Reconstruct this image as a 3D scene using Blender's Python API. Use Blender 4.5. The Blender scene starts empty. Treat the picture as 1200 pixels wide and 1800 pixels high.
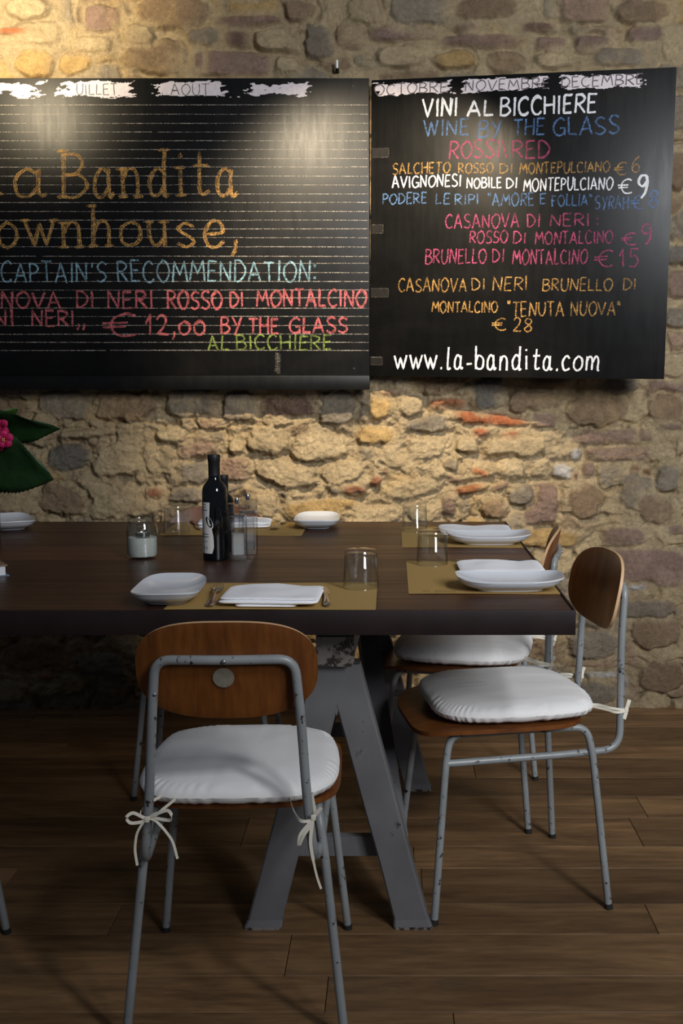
import bpy, bmesh, math, random
import numpy as np
from mathutils import Vector, Matrix, noise as mnoise

random.seed(7)
scene = bpy.context.scene
COL = scene.collection
PI = math.pi

# ------------------------------------------------------------------ camera
cam_data = bpy.data.cameras.new('camera')
cam = bpy.data.objects.new('camera', cam_data)
COL.objects.link(cam)
cam.location = (0.0, 0.0, 1.21)
cam.rotation_euler = (PI / 2 - math.atan(235 / 1930), 0, 0)
cam_data.sensor_fit = 'VERTICAL'
cam_data.sensor_height = 36.0
cam_data.sensor_width = 24.0
cam_data.lens = 38.6
cam_data.shift_x = -0.05
cam_data.clip_start = 0.05
scene.camera = cam

# ------------------------------------------------------------------ light and exposure
vs = scene.view_settings
vs.view_transform = 'Standard'
vs.look = 'None'
vs.exposure = 0.0
vs.gamma = 1.0
vs.use_curve_mapping = False

world = bpy.data.worlds.new('room_ambient')
scene.world = world
world.use_nodes = True
world.node_tree.nodes['Background'].inputs[0].default_value = (0.62, 0.72, 0.9, 1)
world.node_tree.nodes['Background'].inputs[1].default_value = 0.1


def aim(o, target):
    d = Vector(target) - o.location
    o.rotation_euler = d.to_track_quat('-Z', 'Y').to_euler()


def area(name, loc, target, sx, sy, power, col):
    l = bpy.data.lights.new(name, 'AREA')
    l.shape = 'RECTANGLE'
    l.size, l.size_y = sx, sy
    l.energy = power
    l.color = col
    o = bpy.data.objects.new(name, l)
    o.location = loc
    COL.objects.link(o)
    aim(o, target)
    return o


def spot(name, loc, target, power, col, angle, blend, radius=0.03):
    l = bpy.data.lights.new(name, 'SPOT')
    l.energy = power
    l.color = col
    l.spot_size = math.radians(angle)
    l.spot_blend = blend
    l.shadow_soft_size = radius
    o = bpy.data.objects.new(name, l)
    o.location = loc
    COL.objects.link(o)
    aim(o, target)
    return o


# daylight from a window behind the camera on the right-hand side, then an added soft fill
area('window_daylight', (1.22, 0.45, 2.6), (0.25, 2.6, 0.5), 0.2, 0.45, 20, (0.95, 0.97, 1.0))
fill_light = area('added_soft_fill', (2.1, -1.0, 2.7), (1.0, 3.3, 1.45), 1.2, 1.4, 29, (0.95, 0.97, 1.0))  # soft fill added behind the camera; no doorway stands there
fill_light.data.spread = math.radians(64)
# warm ceiling spots aimed at the wall
spot('ceiling_spot_over_table', (-0.1, 2.45, 2.62), (-0.07, 3.94, 1.36), 340, (1.0, 0.83, 0.58), 52, 0.8, 0.025)
spot('ceiling_spot_at_board', (-1.38, 3.1, 2.4), (-1.34, 3.94, 2.48), 110, (1.0, 0.83, 0.55), 94, 1.0, 0.1)

# ------------------------------------------------------------------ node helpers
def new_mat(name):
    m = bpy.data.materials.new(name)
    m.use_nodes = True
    nt = m.node_tree
    b = nt.nodes['Principled BSDF']
    return m, nt, b


def N(nt, kind, **kw):
    n = nt.nodes.new(kind)
    for k, v in kw.items():
        if k.startswith('i_'):
            n.inputs[k[2:].replace('_', ' ')].default_value = v
        else:
            setattr(n, k, v)
    return n


def srgb(r, g, b):
    f = lambda v: (v / 255 / 12.92) if v / 255 <= 0.04045 else ((v / 255 + 0.055) / 1.055) ** 2.4
    return (f(r), f(g), f(b), 1)


def coords(nt, scale=(1, 1, 1), kind='Object'):
    tc = N(nt, 'ShaderNodeTexCoord')
    mp = N(nt, 'ShaderNodeMapping')
    mp.inputs['Scale'].default_value = scale
    nt.links.new(tc.outputs[kind], mp.inputs[0])
    return mp.outputs[0]


def tex_noise(nt, vec, scale, detail=4, rough=0.6, dist=0.0):
    n = N(nt, 'ShaderNodeTexNoise')
    n.inputs['Scale'].default_value = scale
    n.inputs['Detail'].default_value = detail
    n.inputs['Roughness'].default_value = rough
    n.inputs['Distortion'].default_value = dist
    nt.links.new(vec, n.inputs['Vector'])
    return n.outputs['Fac']


def ramp(nt, fac, stops):
    r = N(nt, 'ShaderNodeValToRGB')
    el = r.color_ramp.elements
    while len(el) < len(stops):
        el.new(0.5)
    for e, (p, c) in zip(el, stops):
        e.position = p
        e.color = c if len(c) == 4 else (*c, 1)
    nt.links.new(fac, r.inputs[0])
    return r.outputs[0]


def mix(nt, fac, a, b, blend='MIX'):
    n = N(nt, 'ShaderNodeMix', data_type='RGBA', blend_type=blend)
    for s, v in ((0, fac), (6, a), (7, b)):
        if hasattr(v, 'links') or isinstance(v, bpy.types.NodeSocket):
            nt.links.new(v, n.inputs[s])
        else:
            n.inputs[s].default_value = v
    return n.outputs[2]


def bump(nt, b, height, strength=0.3, dist=0.002, normal=None):
    n = N(nt, 'ShaderNodeBump')
    n.inputs['Strength'].default_value = strength
    n.inputs['Distance'].default_value = dist
    nt.links.new(height, n.inputs['Height'])
    if normal is not None:
        nt.links.new(normal, n.inputs['Normal'])
    nt.links.new(n.outputs[0], b.inputs['Normal'])
    return n.outputs[0]


def plain(name, col, rough=0.5, metal=0.0, spec=0.5, nscale=0, namt=0.0, bscale=0, bstr=0.2, bdist=0.0005):
    m, nt, b = new_mat(name)
    b.inputs['Base Color'].default_value = col
    b.inputs['Roughness'].default_value = rough
    b.inputs['Metallic'].default_value = metal
    b.inputs['Specular IOR Level'].default_value = spec
    if nscale:
        v = coords(nt)
        f = tex_noise(nt, v, nscale, 5)
        lo = tuple(c * (1 - namt) for c in col[:3]) + (1,)
        hi = tuple(min(1, c * (1 + namt)) for c in col[:3]) + (1,)
        nt.links.new(ramp(nt, f, [(0.3, lo), (0.7, hi)]), b.inputs['Base Color'])
    if bscale:
        v = coords(nt)
        bump(nt, b, tex_noise(nt, v, bscale, 4), bstr, bdist)
    return m


def wood_mat(name, dark, light, rough=0.4, gscale=(1.2, 22, 22), spec=0.5, attr=True, bstr=0.25, wear=None):
    """grain runs along local x; an optional per-plank tint is read from the colour attribute 'plank_tint'"""
    m, nt, b = new_mat(name)
    v = coords(nt, gscale)
    if attr:
        at = N(nt, 'ShaderNodeAttribute', attribute_name='plank_tint')
        ad = N(nt, 'ShaderNodeVectorMath', operation='MULTIPLY_ADD')
        nt.links.new(at.outputs['Color'], ad.inputs[0])
        ad.inputs[1].default_value = (9.0, 13.0, 7.0)
        nt.links.new(v, ad.inputs[2])
        v = ad.outputs[0]
    g1 = tex_noise(nt, v, 1.6, 6, 0.62, 0.7)
    g2 = tex_noise(nt, v, 7.0, 3, 0.6, 0.2)
    col = ramp(nt, g1, [(0.28, dark), (0.72, light)])
    fine = ramp(nt, g2, [(0.3, (0.62, 0.62, 0.62)), (0.65, (1.1, 1.1, 1.1))])
    col = mix(nt, 0.75, col, fine, 'MULTIPLY')
    if attr:
        sep = N(nt, 'ShaderNodeSeparateColor')
        nt.links.new(at.outputs['Color'], sep.inputs[0])
        tint = ramp(nt, sep.outputs[0], [(0.0, (0.6, 0.58, 0.56)), (1.0, (1.3, 1.27, 1.22))])
        col = mix(nt, 1.0, col, tint, 'MULTIPLY')
    if wear:
        w = tex_noise(nt, coords(nt, (2.2, 5, 5)), 1.5, 5, 0.7)
        col = mix(nt, ramp(nt, w, [(0.56, (0, 0, 0)), (0.75, (0.55, 0.55, 0.55))]), col, wear)
    nt.links.new(col, b.inputs['Base Color'])
    rr = ramp(nt, g1, [(0.2, (rough + 0.12,) * 3), (0.8, (rough - 0.06,) * 3)])
    nt.links.new(rr, b.inputs['Roughness'])
    b.inputs['Specular IOR Level'].default_value = spec
    bump(nt, b, g2, bstr, 0.0008)
    return m


def glass_mat(name, col=(1, 1, 1, 1), rough=0.0, ior=1.48):
    m, nt, b = new_mat(name)
    b.inputs['Base Color'].default_value = col
    b.inputs['Roughness'].default_value = rough
    b.inputs['IOR'].default_value = ior
    b.inputs['Transmission Weight'].default_value = 1.0
    return m


def chipped_paint(name, paint, rust, scale=40, lo=0.6, hi=0.66, rough=0.45):
    m, nt, b = new_mat(name)
    v = coords(nt)
    n1 = tex_noise(nt, v, scale, 6, 0.7)
    n2 = tex_noise(nt, v, 6, 4, 0.6)
    soft = ramp(nt, n2, [(0.3, tuple(c * 0.78 for c in paint[:3])), (0.7, tuple(c * 1.12 for c in paint[:3]))])
    chip = ramp(nt, n1, [(lo, (0, 0, 0)), (hi, (1, 1, 1))])
    nt.links.new(mix(nt, chip, soft, rust), b.inputs['Base Color'])
    b.inputs['Roughness'].default_value = rough
    inv = ramp(nt, n1, [(lo, (1, 1, 1)), (hi, (0, 0, 0))])
    bump(nt, b, inv, 0.35, 0.0006)
    return m


def chalk_mat(name, col, cover=0.5, scale=420):
    """dry chalk: grains of colour with gaps where the board shows through"""
    m, nt, b = new_mat(name)
    b.inputs['Base Color'].default_value = col
    b.inputs['Roughness'].default_value = 0.95
    b.inputs['Specular IOR Level'].default_value = 0.05
    v = coords(nt)
    f1 = tex_noise(nt, v, scale, 3, 0.7)
    f2 = tex_noise(nt, v, 38, 3, 0.6)
    ad = N(nt, 'ShaderNodeMath', operation='MULTIPLY_ADD')
    nt.links.new(f2, ad.inputs[0])
    ad.inputs[1].default_value = 0.35
    nt.links.new(f1, ad.inputs[2])
    al = ramp(nt, ad.outputs[0], [(0.82 - 0.42 * cover, (0.06, 0.06, 0.06)), (0.96 - 0.42 * cover, (1, 1, 1))])
    nt.links.new(al, b.inputs['Alpha'])
    return m


M = {}
M['floor'] = wood_mat('oak_floorboards', srgb(86, 63, 43), srgb(146, 115, 81), 0.5, (1.3, 9, 9), 0.3, wear=srgb(84, 72, 60))
M['table'] = wood_mat('dark_walnut_boards', srgb(46, 25, 16), srgb(90, 53, 34), 0.36, (1.3, 20, 20), 0.5)
M['apron'] = plain('dark_maroon_steel', srgb(30, 19, 19), 0.5, 0.0, 0.3, 14, 0.3, 300, 0.15)
M['ply'] = wood_mat('varnished_beech_ply', srgb(94, 50, 18), srgb(130, 78, 34), 0.34, (14, 2.2, 2.2), 0.5, attr=False, bstr=0.05)
M['ply_edge'] = plain('pale_ply_edge', srgb(205, 165, 125), 0.5)
M['tube'] = chipped_paint('grey_painted_tube', srgb(140, 144, 145), srgb(38, 30, 27), 60, 0.6, 0.64, 0.36)
M['screw'] = plain('dull_steel', srgb(150, 150, 150), 0.35, 0.9)
M['rubber'] = plain('black_rubber', srgb(28, 27, 26), 0.8)
M['sticker'] = plain('grey_sticker', srgb(128, 122, 108), 0.7, nscale=60, namt=0.2)
M['trestle'] = chipped_paint('worn_grey_paint', srgb(104, 104, 106), srgb(58, 50, 44), 24, 0.63, 0.69, 0.55)
M['rusty'] = chipped_paint('rust_spotted_paint', srgb(122, 116, 110), srgb(40, 28, 24), 45, 0.5, 0.56, 0.55)
M['cotton'] = plain('white_cotton', srgb(236, 234, 232), 0.9, 0, 0.15, 5, 0.03, 900, 0.25, 0.0004)
M['tie'] = plain('cream_cotton_tape', srgb(225, 219, 203), 0.9, 0, 0.1, 0, 0, 900, 0.2, 0.0003)
M['linen'] = plain('white_linen', srgb(250, 250, 253), 0.9, 0, 0.1, 0, 0, 700, 0.1, 0.0003)
M['kraft'] = plain('kraft_paper', srgb(172, 141, 84), 0.75, 0, 0.25, 420, 0.1, 500, 0.1, 0.0002)
M['ink'] = plain('brown_print', srgb(96, 68, 30), 0.8)
M['porcelain'] = plain('white_porcelain', srgb(208, 211, 216), 0.12, 0, 0.5)
M['steel'] = plain('polished_cutlery_steel', srgb(190, 188, 184), 0.16, 1.0)
M['chrome'] = plain('chrome', srgb(210, 210, 212), 0.08, 1.0)
def thin_glass(name, tint, base=0.08):
    m, nt, b = new_mat(name)
    nt.nodes.remove(b)
    out = nt.nodes['Material Output']
    lw = N(nt, 'ShaderNodeLayerWeight')
    lw.inputs['Blend'].default_value = 0.5
    tr = N(nt, 'ShaderNodeBsdfTransparent')
    gl = N(nt, 'ShaderNodeBsdfGlossy')
    gl.inputs['Roughness'].default_value = 0.02
    nt.links.new(ramp(nt, lw.outputs['Facing'], [(0.35, tint), (1.0, tuple(c * 0.8 for c in tint[:3]))]), tr.inputs[0])
    mx = N(nt, 'ShaderNodeMixShader')
    nt.links.new(ramp(nt, lw.outputs['Facing'], [(0.3, (base,) * 3), (0.6, (base + 0.06,) * 3), (0.85, (0.34,) * 3), (1.0, (0.8,) * 3)]), mx.inputs[0])
    nt.links.new(tr.outputs[0], mx.inputs[1])
    nt.links.new(gl.outputs[0], mx.inputs[2])
    nt.links.new(mx.outputs[0], out.inputs[0])
    return m


M['glass'] = thin_glass('clear_glass', (0.97, 0.98, 0.98, 1))
M['glass_green'] = thin_glass('clear_jar_glass', (0.965, 0.985, 0.975, 1))

M['acrylic'] = thin_glass('clear_acrylic', (0.93, 0.94, 0.95, 1), 0.16)
M['bottle'] = plain('near_black_bottle_glass', srgb(9, 11, 14), 0.05, 0, 0.6)
M['foil'] = plain('matt_black_foil', srgb(22, 22, 24), 0.5)
M['paper'] = plain('off_white_label_paper', srgb(205, 203, 198), 0.6)
M['black_ink'] = plain('black_ink', srgb(24, 23, 22), 0.6)
M['grey_ink'] = plain('grey_ink', srgb(95, 93, 90), 0.6)
M['salt'] = plain('coarse_salt', srgb(208, 208, 204), 0.8, 0, 0.4, 500, 0.12, 420, 0.9, 0.003)
M['pepper'] = plain('peppercorns', srgb(60, 50, 44), 0.8, 0, 0.3, 300, 0.6, 300, 0.9, 0.003)
M['wax'] = plain('white_wax', srgb(235, 232, 222), 0.5)
M['leaf'] = plain('dark_green_leaf', srgb(26, 54, 24), 0.45, 0, 0.4, 22, 0.35, 60, 0.4, 0.002)
M['leaf_light'] = plain('fresh_green_leaf', srgb(56, 92, 28), 0.45, 0, 0.4, 22, 0.3, 60, 0.4, 0.002)
M['petal'] = plain('magenta_petal', srgb(178, 28, 84), 0.6, 0, 0.3, 60, 0.35)
M['stamen'] = plain('yellow_stamen', srgb(226, 190, 90), 0.6)
M['stem'] = plain('green_stem', srgb(74, 96, 44), 0.5)
M['water'] = thin_glass('water', (0.93, 0.94, 0.84, 1))
M['cover'] = plain('blue_grey_book_cover', srgb(112, 124, 140), 0.55)
M['cover_top'] = plain('brown_book_cover', srgb(140, 112, 84), 0.5)
M['pages'] = plain('book_pages', srgb(226, 230, 236), 0.85, 0, 0.1, 200, 0.08)
M['hook'] = plain('white_hook', srgb(238, 236, 230), 0.4)
M['dark_iron'] = plain('dark_iron', srgb(40, 36, 34), 0.5, 0.6)
M['white_paint'] = plain('scuffed_white_paint', srgb(214, 204, 206), 0.8, 0, 0.15, 90, 0.12)
M['pencil'] = plain('dark_pencil_lettering', srgb(96, 88, 92), 0.9)
M['tape'] = plain('black_cloth_tape', srgb(24, 22, 21), 0.6, 0, 0.15, 40, 0.3)
M['tape_edge'] = chalk_mat('dusty_tape_edge', srgb(150, 142, 134), 0.22, 300)

# painted blackboard: near-black, satin, faint smears of wiped chalk
m, nt, b = new_mat('blackboard_paint')
v = coords(nt)
smear = tex_noise(nt, coords(nt, (1, 1, 2.4)), 3.2, 5, 0.62, 0.4)
nt.links.new(ramp(nt, smear, [(0.45, srgb(11, 11, 11)), (0.85, srgb(24, 22, 21))]), b.inputs['Base Color'])
rr = ramp(nt, tex_noise(nt, coords(nt, (9, 9, 1.5)), 4, 4, 0.6), [(0.3, (0.31,) * 3), (0.7, (0.39,) * 3)])
nt.links.new(rr, b.inputs['Roughness'])
b.inputs['Specular IOR Level'].default_value = 0.2
bump(nt, b, tex_noise(nt, coords(nt, (60, 60, 8)), 4, 3, 0.6), 0.12, 0.0006)
M['board'] = m

M['chalk_w'] = chalk_mat('white_chalk', srgb(226, 226, 228), 0.75)
M['chalk_o'] = chalk_mat('orange_chalk', srgb(206, 158, 92), 0.42)
M['chalk_r'] = chalk_mat('red_chalk', srgb(206, 108, 112), 0.45)
M['chalk_c'] = chalk_mat('pale_blue_chalk', srgb(150, 190, 205), 0.45)
M['chalk_g'] = chalk_mat('green_chalk', srgb(150, 172, 84), 0.4)
M['chalk_b'] = chalk_mat('blue_chalk', srgb(104, 138, 186), 0.45)
M['chalk_m'] = chalk_mat('pink_chalk', srgb(192, 84, 122), 0.45)
M['chalk_line'] = chalk_mat('ruled_chalk', srgb(168, 160, 150), 0.45, 300)

# rubble wall: the colour of every stone is held on the mesh, grain comes from noise
m, nt, b = new_mat('rubble_stone_wall')
v = coords(nt)
at = N(nt, 'ShaderNodeAttribute', attribute_name='stone_colour')
big = ramp(nt, tex_noise(nt, v, 9, 6, 0.65, 0.5), [(0.3, (0.74, 0.72, 0.7)), (0.7, (1.16, 1.15, 1.12))])
fin = ramp(nt, tex_noise(nt, v, 70, 6, 0.7), [(0.3, (0.78, 0.77, 0.76)), (0.7, (1.3, 1.3, 1.3))])
col = mix(nt, 0.9, at.outputs['Color'], big, 'MULTIPLY')
col = mix(nt, 0.9, col, fin, 'MULTIPLY')
nt.links.new(col, b.inputs['Base Color'])
b.inputs['Roughness'].default_value = 0.92
b.inputs['Specular IOR Level'].default_value = 0.12
n0 = bump(nt, b, tex_noise(nt, v, 24, 12, 0.78, 0.6), 1.0, 0.03)
bump(nt, b, tex_noise(nt, v, 190, 5, 0.75), 0.9, 0.004, n0)
M['wall'] = m

# ------------------------------------------------------------------ object helpers
def link(o, parent=None):
    COL.objects.link(o)
    if parent is not None:
        o.parent = parent
    return o


def thing(name, label, cat, loc=(0, 0, 0), rz=0.0, group=None):
    o = bpy.data.objects.new(name, None)
    o.empty_display_size = 0.05
    COL.objects.link(o)
    o.location = loc
    o.rotation_euler = (0, 0, rz)
    return tag(o, label, cat, group)


def tag(o, label, cat, group=None):
    o['label'] = label
    o['category'] = cat
    if group:
        o['group'] = group
    return o


def mesh_obj(name, verts, faces, mat, parent=None, smooth=True, mats=None, fmat=None):
    me = bpy.data.meshes.new(name)
    me.from_pydata([tuple(v) for v in verts], [], faces)
    me.update()
    for mm in (mats or [mat]):
        me.materials.append(mm)
    if fmat is not None:
        me.polygons.foreach_set('material_index', fmat)
    if smooth:
        me.polygons.foreach_set('use_smooth', [True] * len(me.polygons))
        try:
            me.set_sharp_from_angle(angle=math.radians(42))
        except Exception:
            pass
    return link(bpy.data.objects.new(name, me), parent)


class MB:
    def __init__(self):
        self.v, self.f, self.m = [], [], []

    def add(self, verts, faces, mi=0):
        o = len(self.v)
        self.v += [tuple(p) for p in verts]
        self.f += [tuple(i + o for i in f) for f in faces]
        self.m += [mi] * len(faces)
        return self

    def box(self, c, s, bev=0.0, rot=None, mi=0):
        bm = bmesh.new()
        bmesh.ops.create_cube(bm, size=1.0)
        for q in bm.verts:
            q.co = Vector((q.co.x * s[0], q.co.y * s[1], q.co.z * s[2]))
        if bev > 0:
            bmesh.ops.bevel(bm, geom=bm.edges[:], offset=bev, segments=2, affect='EDGES', profile=0.6)
        mt = Matrix.Translation(c) @ (rot.to_4x4() if rot is not None else Matrix.Identity(4))
        bm.verts.index_update()
        self.add([mt @ q.co for q in bm.verts], [[q.index for q in f.verts] for f in bm.faces], mi)
        bm.free()
        return self

    def tube(self, pts, r, seg=12, cap=True, mi=0):
        pts = [Vector(p) for p in pts]
        n = len(pts)
        rs = r if isinstance(r, (list, tuple)) else [r] * n
        tang = []
        for i in range(n):
            a, c = pts[max(0, i - 1)], pts[min(n - 1, i + 1)]
            tang.append((c - a).normalized())
        up = Vector((0, 0, 1)) if abs(tang[0].z) < 0.9 else Vector((1, 0, 0))
        nx = tang[0].cross(up).normalized()
        vs_, fs = [], []
        for i in range(n):
            nx = (nx - tang[i] * nx.dot(tang[i])).normalized()
            ny = tang[i].cross(nx)
            for k in range(seg):
                a = 2 * PI * k / seg
                vs_.append(pts[i] + (nx * math.cos(a) + ny * math.sin(a)) * rs[i])
        for i in range(n - 1):
            for k in range(seg):
                k2 = (k + 1) % seg
                fs.append((i * seg + k, i * seg + k2, (i + 1) * seg + k2, (i + 1) * seg + k))
        if cap:
            fs.append(tuple(range(seg - 1, -1, -1)))
            fs.append(tuple((n - 1) * seg + k for k in range(seg)))
        return self.add(vs_, fs, mi)

    def lathe(self, prof, seg=40, centre=(0, 0), mi=0, closed=False):
        """prof: list of (r, z); r == 0 ends close to a point"""
        rings, vs_, fs = [], [], []
        for r, z in prof:
            if r <= 1e-6:
                rings.append([len(vs_)])
                vs_.append((centre[0], centre[1], z))
            else:
                rings.append(list(range(len(vs_), len(vs_) + seg)))
                for k in range(seg):
                    a = 2 * PI * k / seg
                    vs_.append((centre[0] + r * math.cos(a), centre[1] + r * math.sin(a), z))
        pairs = list(zip(rings[:-1], rings[1:]))
        if closed:
            pairs.append((rings[-1], rings[0]))
        for A, B in pairs:
            for k in range(seg):
                k2 = (k + 1) % seg
                if len(A) == 1 and len(B) == 1:
                    continue
                if len(A) == 1:
                    fs.append((A[0], B[k2], B[k]))
                elif len(B) == 1:
                    fs.append((A[k], A[k2], B[0]))
                else:
                    fs.append((A[k], A[k2], B[k2], B[k]))
        return self.add(vs_, fs, mi)

    def ribbon(self, pts, w, wdir, t=0.0008, mi=0):
        """flat tape of width w (number or list) along pts; wdir gives the width direction (vector or list)"""
        pts = [Vector(p) for p in pts]
        n = len(pts)
        vs_, fs = [], []
        for i, p in enumerate(pts):
            ww = w[i] if isinstance(w, (list, tuple)) else w
            d = Vector(wdir[i] if isinstance(wdir, list) else wdir).normalized()
            tg = (pts[min(n - 1, i + 1)] - pts[max(0, i - 1)]).normalized()
            d = (d - tg * d.dot(tg))
            d = d.normalized() if d.length > 1e-4 else Vector((1, 0, 0))
            nn = tg.cross(d).normalized() * (t / 2)
            vs_ += [p - d * ww / 2 - nn, p + d * ww / 2 - nn, p + d * ww / 2 + nn, p - d * ww / 2 + nn]
        for i in range(n - 1):
            for k in range(4):
                k2 = (k + 1) % 4
                fs.append((i * 4 + k, i * 4 + k2, i * 4 + 4 + k2, i * 4 + 4 + k))
        fs += [(3, 2, 1, 0), tuple((n - 1) * 4 + k for k in range(4))]
        return self.add(vs_, fs, mi)

    def build(self, name, mat, parent=None, smooth=True, mats=None):
        return mesh_obj(name, self.v, self.f, mat, parent, smooth, mats, self.m if mats else None)


def spline(pts, n=8, closed=False):
    """Catmull-Rom through pts"""
    P = [Vector(p) for p in pts]
    out = []
    L = len(P)
    rng = range(L if closed else L - 1)
    for i in rng:
        p0 = P[(i - 1) % L] if closed or i > 0 else P[0] * 2 - P[1]
        p1, p2 = P[i], P[(i + 1) % L]
        p3 = P[(i + 2) % L] if closed or i + 2 < L else P[-1] * 2 - P[-2]
        for k in range(n):
            t = k / n
            out.append(0.5 * ((2 * p1) + (p2 - p0) * t + (2 * p0 - 5 * p1 + 4 * p2 - p3) * t * t + (3 * p1 - p0 - 3 * p2 + p3) * t ** 3))
    if not closed:
        out.append(P[-1])
    return out


def fillet(pts, rad, n=6):
    """polyline with rounded corners; rad is one number or one per inner point"""
    P = [Vector(p) for p in pts]
    out = [P[0]]
    for i in range(1, len(P) - 1):
        r = rad[i - 1] if isinstance(rad, (list, tuple)) else rad
        a, c = (P[i - 1] - P[i]), (P[i + 1] - P[i])
        r = min(r, a.length * 0.49, c.length * 0.49)
        s, e = P[i] + a.normalized() * r, P[i] + c.normalized() * r
        for k in range(n + 1):
            t = k / n
            out.append(s * (1 - t) ** 2 + P[i] * 2 * t * (1 - t) + e * t * t)
    out.append(P[-1])
    return out


def superpt(a, hw, hd, e):
    c, s = math.cos(a), math.sin(a)
    return (hw * math.copysign(abs(c) ** (2 / e), c), hd * math.copysign(abs(s) ** (2 / e), s))


def superslab(hw, hd, e, ztop, zbot, nr=10, na=64, rpow=0.7, outline=None, edge=None):
    """solid with a superellipse outline: ztop/zbot(x, y, r, a) give both faces, edge(r=1) may add rim points"""
    vs_, fs = [], []

    def pos(r, a):
        x, y = superpt(a, hw, hd, e)
        if outline:
            x, y = outline(x, y, a)
        return x * r, y * r
    top, bot = [], []
    vs_.append((0, 0, ztop(0, 0, 0, 0)))
    for i in range(1, nr + 1):
        r = (i / nr) ** rpow
        row = []
        for k in range(na):
            a = 2 * PI * k / na
            x, y = pos(r, a)
            row.append(len(vs_))
            vs_.append((x, y, ztop(x, y, r, a)))
        top.append(row)
    cb = len(vs_)
    vs_.append((0, 0, zbot(0, 0, 0, 0)))
    for i in range(1, nr + 1):
        r = (i / nr) ** rpow
        row = []
        for k in range(na):
            a = 2 * PI * k / na
            x, y = pos(r, a)
            row.append(len(vs_))
            vs_.append((x, y, zbot(x, y, r, a)))
        bot.append(row)
    for k in range(na):
        k2 = (k + 1) % na
        fs.append((0, top[0][k], top[0][k2]))
        fs.append((cb, bot[0][k2], bot[0][k]))
        for i in range(nr - 1):
            fs.append((top[i][k], top[i + 1][k], top[i + 1][k2], top[i][k2]))
            fs.append((bot[i][k2], bot[i + 1][k2], bot[i + 1][k], bot[i][k]))
        fs.append((top[-1][k], bot[-1][k], bot[-1][k2], top[-1][k2]))
    return vs_, fs


def copy_tree(o, parent=None):
    c = o.copy()
    COL.objects.link(c)
    if parent is not None:
        c.parent = parent
    for ch in list(o.children):
        copy_tree(ch, c)
    return c

# ------------------------------------------------------------------ setting: rubble wall
def lattice(seed):
    rs = np.random.RandomState(seed)
    return rs.rand(256, 256)


def vnoise(x, y, seed):
    L = lattice(seed)
    xi, yi = np.floor(x).astype(int), np.floor(y).astype(int)
    fx, fy = x - xi, y - yi
    fx, fy = fx * fx * (3 - 2 * fx), fy * fy * (3 - 2 * fy)
    g = lambda i, j: L[i % 256, j % 256]
    return (g(xi, yi) * (1 - fx) + g(xi + 1, yi) * fx) * (1 - fy) + (g(xi, yi + 1) * (1 - fx) + g(xi + 1, yi + 1) * fx) * fy


def fbm(x, y, freq, octs, seed, gain=0.5):
    t, amp, tot = 0, 1.0, 0.0
    for k in range(octs):
        t = t + amp * vnoise(x * freq * 2 ** k + 17.3 * k, y * freq * 2 ** k + 5.1 * k, seed + k)
        tot += amp
        amp *= gain
    return t / tot


STONE_COL = {'tan': (198, 176, 136), 'ochre': (198, 164, 106), 'grey': (150, 138, 118), 'brown': (150, 126, 98), 'mauve': (152, 126, 110),
             'orange': (186, 106, 66), 'redchip': (152, 96, 70), 'white': (215, 210, 200), 'pink': (176, 146, 120), 'dark': (118, 92, 80),
             'slate': (124, 119, 108)}
STONE_COL = {k: np.minimum(np.array(srgb(*c)[:3]) * (1.15, 1.18, 1.3), 0.8) for k, c in STONE_COL.items()}
STONE_H = {'tan': 0.016, 'ochre': 0.014, 'grey': 0.014, 'brown': 0.014, 'mauve': 0.009, 'orange': 0.014, 'redchip': 0.014, 'white': 0.004,
           'pink': 0.008, 'dark': 0.006, 'slate': 0.014}

WALL_Y = 3.94
WX0, WX1, WZ0, WZ1, WSTEP = -2.7, 2.5, 0.0, 3.0, 0.0052
nx_, nz_ = int((WX1 - WX0) / WSTEP) + 1, int((WZ1 - WZ0) / WSTEP) + 1
X, Z = np.meshgrid(np.linspace(WX0, WX1, nx_), np.linspace(WZ0, WZ1, nz_))
wx = X + (fbm(X, Z, 7, 3, 11) - 0.5) * 0.09
wz = Z + (fbm(X, Z, 7, 3, 31) - 0.5) * 0.075
# background rubble: jittered courses of stones, distance to the nearest and second-nearest seed
rs = np.random.RandomState(5)
seeds = []
zc = -0.05
while zc < 3.1:
    hh = rs.uniform(0.07, 0.15)
    xc = WX0 - 0.2 + rs.uniform(0, 0.2)
    while xc < WX1 + 0.2:
        ww = rs.uniform(0.10, 0.27)
        seeds.append((xc + ww / 2, zc + hh / 2 + rs.uniform(-0.02, 0.02), ww))
        xc += ww
    zc += hh
seeds = np.array(seeds)
F1 = np.full(X.shape, 9.0)
F2 = np.full(X.shape, 9.0)
ID = np.zeros(X.shape, int)
for i, (sx, sz, sw) in enumerate(seeds):
    j0, j1 = max(0, int((sx - 0.4 - WX0) / WSTEP)), min(nx_, int((sx + 0.4 - WX0) / WSTEP) + 1)
    k0, k1 = max(0, int((sz - 0.3 - WZ0) / WSTEP)), min(nz_, int((sz + 0.3 - WZ0) / WSTEP) + 1)
    if j1 <= j0 or k1 <= k0:
        continue
    sl = (slice(k0, k1), slice(j0, j1))
    d = np.sqrt(((wx[sl] - sx) / (1.0 + sw * 2.2)) ** 2 + (wz[sl] - sz) ** 2)
    f1, f2 = F1[sl], F2[sl]
    near = d < f1
    F2[sl] = np.where(near, f1, np.minimum(f2, d))
    F1[sl] = np.where(near, d, f1)
    ID[sl] = np.where(near, i, ID[sl])
edge = F2 - F1
kinds = ['tan', 'tan', 'tan', 'tan', 'grey', 'grey', 'brown', 'brown', 'ochre', 'pink']
pal = np.array([STONE_COL[kinds[q]] for q in rs.randint(0, len(kinds), len(seeds))])
hts = rs.uniform(0.002, 0.009, len(seeds))
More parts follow.
